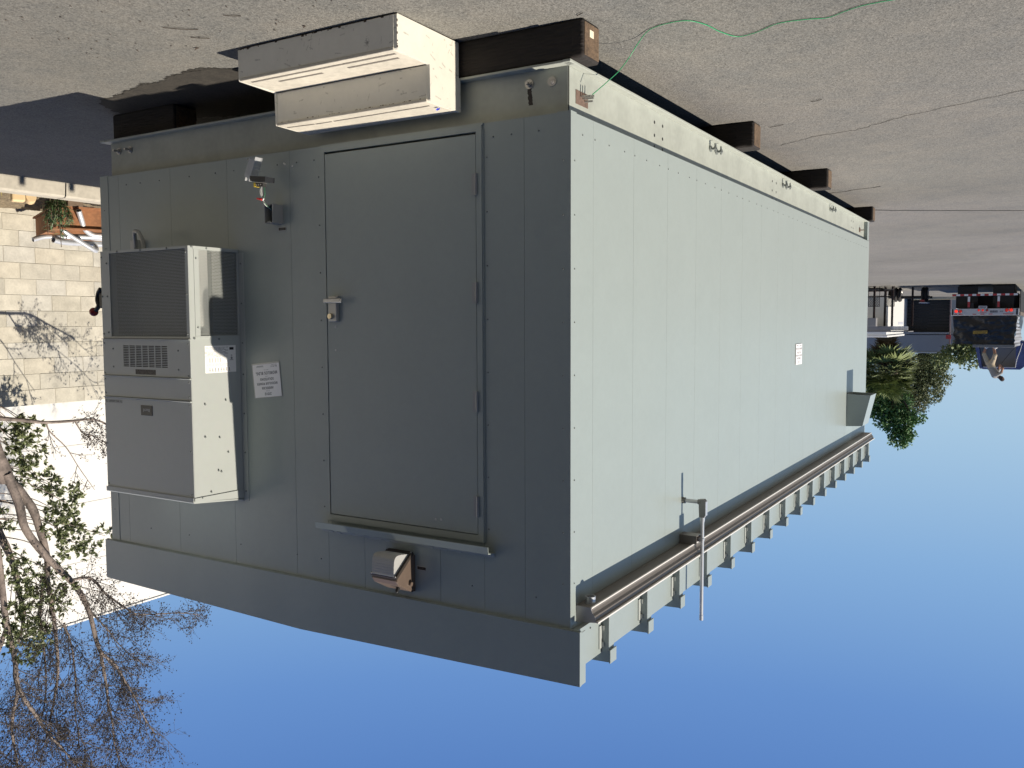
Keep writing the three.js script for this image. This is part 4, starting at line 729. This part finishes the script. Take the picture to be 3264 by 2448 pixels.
{ // trees
  const bark = std(lin(.09, .065, .045), .95);
  const palm = thing('fan_palm', 'bushy fan palm with brown skirt of dead fronds', 'palm', [6.6, 0, -55]);
  const tr = new MB(); tr.limb([V(6.6, 0, -55), V(6.58, 1.5, -55), V(6.62, 3.0, -55), V(6.6, 4.6, -55)], .27, .24, 10, .08);
  part(palm, 'trunk', tr.geo(), bark, { uv: true });
  const frond = (mb, o, d, len, fan, droop) => {
    const side = d.clone().cross(V(0, 1, 0)).normalize(), tip = o.clone().addScaledVector(d, len); tip.y -= droop * .3; mb.limb([o, o.clone().lerp(tip, .5).add(V(0, droop * .1, 0)), tip], .018, .012, 3);
    const nrm = side.clone().cross(d).normalize();
    for (let k = -8; k <= 8; k++) { const a = k / 8 * 1.45, dir = d.clone().multiplyScalar(Math.cos(a)).addScaledVector(side, Math.sin(a)).addScaledVector(nrm, rr(-.12, .12)).normalize(); const e = tip.clone().addScaledVector(dir, fan * rr(.8, 1.1)); e.y -= droop * fan * .5; const sd = dir.clone().cross(nrm).multiplyScalar(fan * .075), mid = tip.clone().lerp(e, .45); mb.tri(tip, mid.clone().add(sd), e); mb.tri(tip, e, mid.clone().sub(sd)); }
  };
  const live = new MB(), dead = new MB();
  for (let i = 0; i < 120; i++) { const a = i * 2.39996, e = -.6 + 1.75 * (i / 120), d = V(Math.cos(a) * Math.cos(e), Math.sin(e), Math.sin(a) * Math.cos(e)); frond(live, V(6.6, 4.5 + rr(-.3, .5), -55), d, rr(.9, 1.5), rr(.75, 1.1), rr(.2, .8)); }
  for (let i = 0; i < 46; i++) { const a = i * 2.39996, e = -rr(.7, 1.3), d = V(Math.cos(a) * Math.cos(e), Math.sin(e), Math.sin(a) * Math.cos(e)); frond(dead, V(6.6, rr(3.2, 4.7), -55), d, rr(.4, .9), rr(.5, .8), .4); }
  part(palm, 'fronds', live.geo(), leafM(.15, .19, .06, .15), { uv: true, stuff: true }); part(palm, 'dead_fronds', dead.geo(), leafM(.16, .11, .06), { uv: true, stuff: true });
  const tree = (name, label, base, top, r, clumps, n, size, wid, mat) => {
    const t = thing(name, label, 'tree', base), m = new MB(), b = V(...base), tp = V(...top);
    m.limb([b, b.clone().lerp(tp, .35).add(V(.1, 0, 0)), b.clone().lerp(tp, .7), tp], r, r * .35, 8, .05);
    for (const c of clumps) { const e = V(c[0], c[1], c[2]), s = b.clone().lerp(tp, Math.min(.95, Math.max(.25, (e.y - b.y) / (tp.y - b.y) - .25))); m.limb([s, s.clone().lerp(e, .6).add(V(0, .15, 0)), e], r * .4, r * .1, 5); }
    part(t, 'trunk', m.geo(), bark, { uv: true }); part(t, 'crown', crown(n, clumps, size, wid), mat, { uv: true, stuff: true });
  };
  tree('feathery_tree', 'tall olive-green tree with fine drooping foliage behind the palm', [5.6, 0, -66], [5.9, 7.6, -66], .28, [[4.6, 5.3, -66, .8, 1.0, 1], [5.3, 6.3, -66, 1.0, 1.2, 1.2], [6.3, 7.2, -66, 1.1, 1.0, 1.2], [5.2, 4.2, -66, .9, .9, 1], [6.6, 5.9, -66.4, 1.3, 1.3, 1.2], [4.55, 4.0, -66, .6, .7, .8], [7.6, 6.8, -66, 1.2, 1.2, 1.2], [5.9, 5.1, -66, 1.2, 1.2, 1.2], [7.2, 7.9, -66, .9, .6, .9], [7.0, 4.6, -65, 1.2, 1.2, 1], [8.4, 5.6, -65, 1.2, 1.5, 1]], 24000, .18, .045, leafM(.10, .125, .045));
  tree('broadleaf_tree', 'bright green broadleaf tree rising highest beside the vent hood', [7.0, 0, -62], [6.9, 9.6, -62], .26, [[6.5, 9.6, -62, .7, .6, .7], [6.6, 8.8, -62, .85, .7, .8], [7.3, 8.3, -62, .9, .8, .9], [5.7, 8.15, -62, .75, .45, .6], [6.4, 8.0, -62, .8, .6, .8], [7.8, 7.5, -62, .9, .9, .9], [6.2, 9.1, -62, .55, .5, .6], [8.3, 7.0, -62, .8, .8, .8], [6.8, 7.2, -62.4, 1.0, .9, .9]], 6500, .2, .075, leafM(.06, .145, .03));
  tree('leafy_tree', 'pale-leaved bushy tree behind the black tarped load', [2.2, 0, -57], [2.3, 3.9, -57], .16, [[1.2, 3.4, -57, .8, .8, .8], [2.1, 3.6, -57, .8, .75, .8], [3.0, 3.5, -57, .75, .6, .7], [3.6, 3.9, -57.2, .6, .5, .6], [2.4, 3.0, -57, .9, .6, .8], [1.6, 2.7, -57, .9, .6, .8]], 2600, .2, .07, leafM(.14, .18, .06));
}
{ // white box truck body beyond the rack
  const t = thing('box_trailer', 'white box trailer body standing behind the dark steel rack', 'trailer', [5.2, 0, -40.6]);
  const w = std(lin(.693, .693, .667), .5);
  part(t, 'body', bx(4.10, 6.4, .34, 2.10, -43.3, -38, .02), w); part(t, 'roof_rail', bx(4.06, 6.44, 2.101, 2.18, -43.34, -37.96, .01), w);
  part(t, 'side_print', bx(4.094, 4.0995, 1.52, 1.64, -43.0, -41.4), std(lin(.5, .52, .58), .6));
  for (const z of [-42, -40.9]) part(t, 'wheel', cyl([4.2, .32, z], [4.45, .32, z], .32, .32, 20), M.rubber);
  for (const z of [-42, -40.9]) part(t, 'wheel', cyl([6.05, .32, z], [6.3, .32, z], .32, .32, 20), M.rubber);
}
{ // steel rack
  const r = thing('steel_rack', 'dark brown steel rack with posts and grey top beam', 'rack', [3.9, 0, -37.2]);
  const br = std(lin(.035, .02, .017), .7), gy = std(lin(.2, .2, .21), .7), lt = std(lin(.55, .55, .56), .6);
  for (const [x, z] of [[3.72, -36.8], [3.11, -38.2], [4.10, -37.4], [4.41, -36.6], [4.2, -38.2], [4.8, -36.8]]) part(r, 'post', [bx(x - .035, x + .035, 0, 1.69, z - .006, z + .006), bx(x - .04, x - .03, 0, 1.69, z - .04, z + .04), bx(x + .03, x + .04, 0, 1.69, z - .04, z + .04)], br);
  part(r, 'top_beam', bx(3.76, 5.2, 1.692, 1.90, -36.85, -36.75), gy);
  for (let i = 0; i < 5; i++) part(r, 'top_panel', bx(3.085 + i * .135, 3.085 + i * .135 + .13, 1.692, 1.87, -36.85, -36.83), lt);
  part(r, 'top_rail', bx(3.05, 5.2, 1.901, 1.935, -38.3, -36.7), gy);
  for (const y of [.16, .40]) part(r, 'cross_bar', bx(3.75, 5.2, y, y + .05, -36.9, -36.86), br);
  part(r, 'box_on_rack', bx(4.28, 5.1, 1.34, 1.69, -36.7, -36.3, .01), std(lin(.23, .23, .235), .6));
  const mesh = (x0, x1, y0, y1, z) => { const g = []; for (let k = -8; k < 14; k++) { const s = (x1 - x0) / 6; for (const d of [1, -1]) { const a = x0 + k * s, H = y1 - y0; let xa = d > 0 ? a : a, pts = []; for (let i = 0; i <= 12; i++) { const x = a + d * (H * i / 12), y = y0 + H * i / 12; if (x >= x0 && x <= x1) pts.push([x, y, z]); } if (pts.length > 1) g.push(cyl(pts[0], pts[pts.length - 1], .008, .008, 4)); } } return g; };
  const cart = (x0, x1, l) => { const c = thing('mesh_cart', l, 'cart', [(x0 + x1) / 2, 0, -36.5], 'mesh carts by the rack'); part(c, 'frame', [bx(x0 - .02, x0, 0, .86, -36.55, -36.5), bx(x1, x1 + .02, 0, .86, -36.55, -36.5), bx(x0, x1, .84, .86, -36.55, -36.5), bx(x0, x1, .44, .46, -36.55, -36.5), bx(x0, x1, .12, .16, -36.55, -36.1)], M.black); part(c, 'mesh_panel', mesh(x0, x1, .46, .84, -36.52), M.black, { stuff: true }); };
  cart(3.62, 3.98, 'black wire mesh cart in front of the white trailer side'); cart(4.2, 4.62, 'black wire mesh cart hanging beside the long building');
}
{ // small trailer chassis with bright rims
  const u = thing('trailer_chassis', 'low dark trailer chassis with bright wheel rims beside the rack', 'chassis', [3.0, 0, -39]);
  part(u, 'frame', [bx(2.45, 4.2, .38, .48, -39.4, -39.3), bx(2.45, 4.2, .38, .48, -38.4, -38.3), bx(2.5, 2.58, .4, .47, -39.3, -38.4)], M.black);
  for (const x of [3.82, 3.66, 2.72, 2.60]) { const w = part(u, 'wheel', new THREE.TorusGeometry(.24, .075, 10, 24).rotateY(Math.PI / 2).translate(x, .32, -38.5), M.rubber); part(w, 'rim', [cyl([x - .055, .32, -38.5], [x + .02, .32, -38.5], .2, .2, 20), new THREE.TorusGeometry(.2, .02, 8, 24).rotateY(Math.PI / 2).translate(x - .055, .32, -38.5)], M.steel); }
  part(u, 'fender', bx(2.5, 2.85, .66, .70, -38.9, -38.1, .01), std(lin(.5, .5, .52), .5)); part(u, 'marker', bx(2.62, 2.8, .56, .64, -38.1, -38.05), std(lin(.35, .03, .03), .5));
}
{ // flatbed trailer
  const zr = -36.5, t = thing('flatbed_trailer', 'flatbed trailer with grey rear sill and lit red lamps', 'trailer', [.24, 0, -42]);
  const grey = mottled([.42, .43, .45], .12, .8, [[6, .7], [30, .5]], 128, { roughness: .5 }), redM = std(lin(.33, .025, .03), .45), whiteM = std(lin(.6, .61, .63), .45);
  const sill = part(t, 'rear_sill', bx(-.97, 1.46, .985, 1.255, zr - .12, zr, .01), grey);
  part(t, 'deck', bx(-1.02, 1.50, 1.12, 1.25, zr - 12, zr - .12), std(lin(.12, .1, .08), .8)); part(t, 'chassis_beam', bx(.65, .8, .75, 1.118, zr - 12, zr - .13), M.black); part(t, 'chassis_beam', bx(-.3, -.15, .75, 1.118, zr - 12, zr - .13), M.black);
  for (const x of [1.385, -.90]) part(sill, 'stake_slot', bx(x - .03, x + .03, 1.0, 1.24, zr - .01, zr + .002), M.black);
  const lamp = (x, y, r, on) => { const l = part(sill, 'tail_lamp', cyl([x, y, zr], [x, y, zr + .015], r * 1.12, r * 1.12, 20), M.black); part(l, 'lens', cyl([x, y, zr + .0155], [x, y, zr + .024], r, r * .85, 20), new THREE.MeshStandardMaterial({ color: lin(.3, .01, .01), roughness: .35, emissive: lin(1, .05, .03), emissiveIntensity: on * .5, side: THREE.DoubleSide })); };
  lamp(1.255, 1.085, .062, 1.3); lamp(1.105, 1.09, .062, .25); lamp(.44, 1.05, .042, .6); lamp(.30, 1.052, .042, .6); lamp(.145, 1.055, .04, .0); lamp(-.55, 1.055, .062, .3); lamp(-.70, 1.05, .064, .9);
  for (const [a, b] of [[1.03, 1.17], [1.22, 1.33], [.53, .66], [.24, .38], [-.05, .08], [-.77, -.42]]) part(sill, 'reflective_tape', bx(a, b, 1.19, 1.222, zr + .0005, zr + .003), redM);
  const txt = (w, h, draw, gw, gh, x, y, name) => part(sill, name, new THREE.PlaneGeometry(gw, gh).translate(x, y, zr + .0035), new THREE.MeshStandardMaterial({ map: canvasTex(w, h, draw), roughness: .5, side: THREE.DoubleSide }), { uv: true });
  txt(128, 72, (c, w, h) => { c.fillStyle = '#a7a9ad'; c.fillRect(0, 0, w, h); c.fillStyle = '#23242a'; c.font = 'bold 58px sans-serif'; c.textAlign = 'center'; c.textBaseline = 'middle'; c.fillText('916', w / 2, h / 2 + 2); }, .15, .085, -.36, 1.10, 'unit_number');
  txt(220, 70, (c, w, h) => { c.fillStyle = '#85868b'; c.fillRect(0, 0, w, h); c.fillStyle = '#202127'; for (let r = 0; r < 4; r++) for (let a = 4; a < 210; a += 14) if (rnd() < .75) c.fillRect(a, 6 + r * 16, 11, 12); }, .28, .09, -.09, 1.105, 'lettering_plate');
  txt(220, 60, (c, w, h) => { c.fillStyle = '#a7a9ad'; c.fillRect(0, 0, w, h); c.strokeStyle = '#b02a35'; c.lineWidth = 7; c.beginPath(); for (let i = 0; i < 40; i++) c.lineTo(10 + i * 5, 32 + 14 * Math.sin(i * 1.3) + 6 * Math.sin(i * .4)); c.stroke(); }, .27, .06, .29, 1.145, 'maker_script');
  const pl = part(t, 'licence_plate', bx(.15, .45, .875, .98, zr + .001, zr + .006), whiteM);
  part(pl, 'plate_print', new THREE.PlaneGeometry(.27, .09).translate(.3, .927, zr + .007), new THREE.MeshStandardMaterial({ map: canvasTex(180, 60, (c, w, h) => { c.fillStyle = '#9b9ea4'; c.fillRect(0, 0, w, h); c.fillStyle = '#4a4f5a'; for (let a = 12; a < 165; a += 24) c.fillRect(a, 14, 16, 34); }), roughness: .5, side: THREE.DoubleSide }), { uv: true });
  const gd = part(t, 'underride_guard', bx(-.92, 1.42, .385, .475, zr - .1, zr - .02), M.black);
  for (let i = 0; i < 16; i++) part(gd, 'guard_stripe', bx(1.42 - (i + 1) * .1456 + .002, 1.42 - i * .1456 - .002, .395, .468, zr - .0195, zr - .015), i % 2 ? whiteM : redM);
  for (const x of [.81, -.25]) { const g = part(t, 'guard_leg', bx(x - .045, x + .045, .476, 1.11, zr - .1, zr - .04), M.black); part(g, 'leg_stripe', bx(x - .04, x + .04, .5, .7, zr - .039, zr - .035), whiteM); part(g, 'leg_stripe', bx(x - .04, x + .04, .702, .93, zr - .039, zr - .035), redM); }
  part(t, 'added_shade_panel', bx(-1.0, -.97, .22, 1.1, zr - 11, zr - .55), M.rubber); part(t, 'axle_shade_block', bx(-.9, 1.35, .36, .95, zr - 3, zr - .9), M.rubber);  // black panel and block added to darken the space under the deck
  for (const [a, b] of [[.52, 1.26], [-.76, -.02]]) part(t, 'mud_flap', bx(a, b, .06, .97, zr - .5, zr - .49), M.rubber);
  for (const z of [-1.1, -2.4]) for (const [a, b] of [[.98, 1.25], [.68, .95], [-.5, -.23], [-.8, -.53]]) part(t, 'wheel', cyl([a, .51, zr + z], [b, .51, zr + z], .51, .51, 24), M.rubber);
  // black wrapped load: crumpled sheet over a block
  const ld = thing('tarped_load', 'load wrapped in shiny crumpled black plastic on the flatbed', 'load', [.22, 1.255, -40.5]);
  const n1 = valueNoise(128, 9), n2 = valueNoise(128, 22), at = (u, v) => { const i = (Math.floor(v * 127) & 127) * 128 + (Math.floor(u * 127) & 127); return (n1[i] - .5) * .24 + Math.abs(n2[i] - .5) * .2; };
  const g = new THREE.BoxGeometry(2.2, 1.16, 7.5, 60, 34, 60).translate(.22, 1.84, zr - 3.9), p = g.attributes.position;
  for (let i = 0; i < p.count; i++) { let x = p.getX(i), y = p.getY(i), z = p.getZ(i); const h = (y - 1.26) / 1.16; x = .22 + (x - .22) * (1.06 - h * .1) + at(y * .6 + z * .1, z * .3) * .25; z += at(x * .35 + .3 + h * .22, y * .4) * .35 * (h > .97 ? .2 : 1); y += at(x * .3, z * .2) * .06; p.setXYZ(i, x, Math.max(1.256, y), z); }
  g.computeVertexNormals(); part(ld, 'plastic_sheet', g, std(lin(.006, .0065, .009), .34));
  part(ld, 'yellow_label', new THREE.PlaneGeometry(.52, .12, 12, 1).rotateZ(.03).translate(.36, 1.93, zr + .13), new THREE.MeshStandardMaterial({ map: canvasTex(220, 50, (c, w, h) => { c.fillStyle = '#8f7526'; c.fillRect(0, 0, w, h); c.fillStyle = '#4a3c18'; for (let r = 0; r < 2; r++) for (let a = 8; a < 205; a += 13) if (rnd() < .8) c.fillRect(a, 9 + r * 20, 10, 11); }), roughness: .5, side: THREE.DoubleSide }), { uv: true });
  part(ld, 'top_board', bx(-.86, .63, 2.43, 2.54, zr - 1.4, zr - .1, .01), std(lin(.13, .135, .14), .6));
  part(ld, 'loose_plastic', (() => { const m = new MB(), q = []; for (let i = 0; i <= 16; i++) q.push([V(-.84 - i * .006 + rr(-.03, .03), 2.5 - i * .076, zr - .1 + rr(-.04, .04)), V(-1.02 - Math.sin(i * .35) * .06 + rr(-.03, .03), 2.46 - i * .074, zr - .5 + rr(-.06, .06))]); for (let i = 0; i < 16; i++) { m.tri(q[i][0], q[i + 1][0], q[i][1]); m.tri(q[i][1], q[i + 1][0], q[i + 1][1]); } return m.geo(); })(), std(lin(.28, .29, .31), .25));
  // blue tarped crate on top
  const bc = thing('blue_crate', 'open grey crate edged with bright blue tarp standing on the black load', 'crate', [-.3, 2.54, -39]);
  const blue = mottled([.07, .095, .24], .35, .7, [[6, .8], [20, .6]], 128, { roughness: .35 });
  part(bc, 'back_panel', bx(-1.0, .5, 2.5, 3.42, -39.0, -38.96), std(lin(.36, .37, .4), .7));
  part(bc, 'tarp_edge', prismZ([[.64, 2.52], [.46, 3.44], [.36, 3.40], [.50, 2.52]], -39.8, -38.2), blue);
  part(bc, 'tarp_edge', prismZ([[.46, 3.44], [.31, 3.50], [-1.04, 3.49], [-1.1, 3.40], [-.9, 3.41], [.36, 3.40]], -39.8, -38.2), blue);
  part(bc, 'tarp_edge', prismZ([[-1.1, 3.4], [-1.04, 3.49], [-1.22, 3.33], [-1.4, 2.4], [-1.02, 2.3], [-.86, 2.6], [-.86, 3.40]], -39.8, -38.2), blue);
  part(bc, 'white_cord', tube([[-.86, 3.40, -38.18], [-.9, 3.1, -38.17], [-1.0, 2.75, -38.17], [-1.08, 2.4, -38.17]], .012, 16, 6), M.white); part(bc, 'white_cord', bx(-.86, .3, 3.395, 3.42, -38.19, -38.16), M.white);
  part(bc, 'strap', tube([[-.8, 2.6, -38.3], [-.55, 2.95, -38.4], [-.35, 3.25, -38.5]], .008, 8, 5), M.black);
}
{ // the man bent over on the load: one continuous surface
  const ps = thing('person', 'man in grey shirt and khaki shorts bending over on the black load', 'person', [0, 2.54, -37.3]);
  const zc = -37.3, J = (x, y, dz = 0) => V(x, y, zc + dz);
  const bones = [ // a, b, ra, rb, kind
    [J(.20, 2.60, .02), J(.245, 2.82, .06), .045, .06, 's'], [J(.245, 2.84, .06), J(.09, 3.20, 0), .078, .10, 'k'],
    [J(-.11, 2.60, .06), J(-.16, 2.86, .14), .048, .06, 's'], [J(-.16, 2.88, .14), J(-.05, 3.22, .03), .08, .105, 'k'],
    [J(.02, 3.22, 0), J(-.03, 3.34, 0), .145, .145, 'k'], [J(-.04, 3.38, 0), J(-.19, 3.66, .03), .14, .165, 't'], [J(-.19, 3.66, .03), J(-.30, 3.74, .05), .13, .07, 't'],
    [J(-.30, 3.74, .05), J(-.37, 3.79, .08), .055, .055, 's'], [J(-.40, 3.80, .09), J(-.44, 3.85, .10), .088, .085, 'h'],
    [J(-.26, 3.68, .17), J(-.40, 3.58, .22), .062, .055, 't'], [J(-.40, 3.58, .22), J(-.45, 3.40, .22), .05, .042, 's'], [J(-.45, 3.40, .22), J(-.38, 3.30, .20), .038, .032, 's'], [J(-.38, 3.30, .20), J(-.34, 3.26, .19), .036, .028, 's'],
    [J(-.24, 3.66, -.13), J(-.30, 3.46, -.16), .062, .05, 't'], [J(-.30, 3.46, -.16), J(-.33, 3.30, -.1), .045, .036, 's'],
    [J(.20, 2.585, .0), J(.13, 2.570, .12), .045, .035, 'w'], [J(-.11, 2.585, .05), J(-.2, 2.572, .15), .045, .035, 'w']];
  const R = 76, mc = new MarchingCubes(R, new THREE.MeshStandardMaterial(), false, false, 120000), c0 = V(-.09, 3.24, zc + .03), sc = .74; mc.isolation = 0;
  const dist = (q) => { let d = 9, best = 9, kind = 't'; for (const [a, b, ra, rb, k] of bones) { const ab = b.clone().sub(a), t = Math.min(1, Math.max(0, q.clone().sub(a).dot(ab) / ab.lengthSq())), s = q.distanceTo(a.clone().addScaledVector(ab, t)) - (ra + (rb - ra) * t); if (s < best) { best = s; kind = k; } const h = Math.max(0, .035 - Math.abs(d - s)) / .035; d = Math.min(d, s) - h * h * .035 * .25; } return [d, kind]; };
  for (let k = 0; k < R; k++) for (let j = 0; j < R; j++) for (let i = 0; i < R; i++) mc.field[k * R * R + j * R + i] = -dist(V(c0.x + (i / R * 2 - 1) * sc, c0.y + (j / R * 2 - 1) * sc, c0.z + (k / R * 2 - 1) * sc))[0];
  mc.update();
  const cnt = mc.count, pos = new Float32Array(cnt * 3), nor = new Float32Array(cnt * 3), col = new Float32Array(cnt * 3), C = { s: [.30, .16, .10], k: [.36, .30, .21], t: [.24, .235, .22], h: [.03, .022, .02], w: [.5, .5, .5] };
  for (let i = 0; i < cnt; i++) { for (let a = 0; a < 3; a++) { pos[i * 3 + a] = mc.positionArray[i * 3 + a] * sc + [c0.x, c0.y, c0.z][a]; nor[i * 3 + a] = mc.normalArray[i * 3 + a]; } const kd = dist(V(pos[i * 3], pos[i * 3 + 1], pos[i * 3 + 2]))[1]; const c = kd === 'h' && pos[i * 3] < -.45 && pos[i * 3 + 1] < 3.84 ? C.s : C[kd]; col.set(c, i * 3); }
  const g = new THREE.BufferGeometry(); g.setAttribute('position', new THREE.BufferAttribute(pos, 3)); g.setAttribute('normal', new THREE.BufferAttribute(nor, 3)); g.setAttribute('color', new THREE.BufferAttribute(col, 3)); g.setAttribute('uv', new THREE.BufferAttribute(new Float32Array(cnt * 2), 2));
  part(ps, 'body', g, new THREE.MeshStandardMaterial({ vertexColors: true, roughness: .85, side: THREE.DoubleSide }), { uv: true });
}
// unseen dark building, added to keep sky and ground light off the end wall
{
  const w = thing('added_light_blocker', 'unseen dark building added to cut the light on the door end', 'building', [6, 0, 20]);
  const m = mottled([.05, .053, .058], .15, 6, [[5, .6], [20, .5]], 128, { roughness: .9 });
  part(w, 'wall', bx(-6.99, 34, 0, 11.5, 15, 26), m); part(w, 'blocker_edge', bx(-6.99, 34.2, 11.5, 11.8, 14.8, 26.2), m);
  part(w, 'wall', bx(-20, -7, 0, 12.5, 4.2, 26), m);
  for (let i = 0; i < 4; i++) part(w, 'blocker_panel', bx(-4 + i * 9, 0 + i * 9, 0, 4.2, 14.96, 15), std(lin(.06, .06, .06), .7));
}
console.log('all ready');
renderer.render(scene, camera);
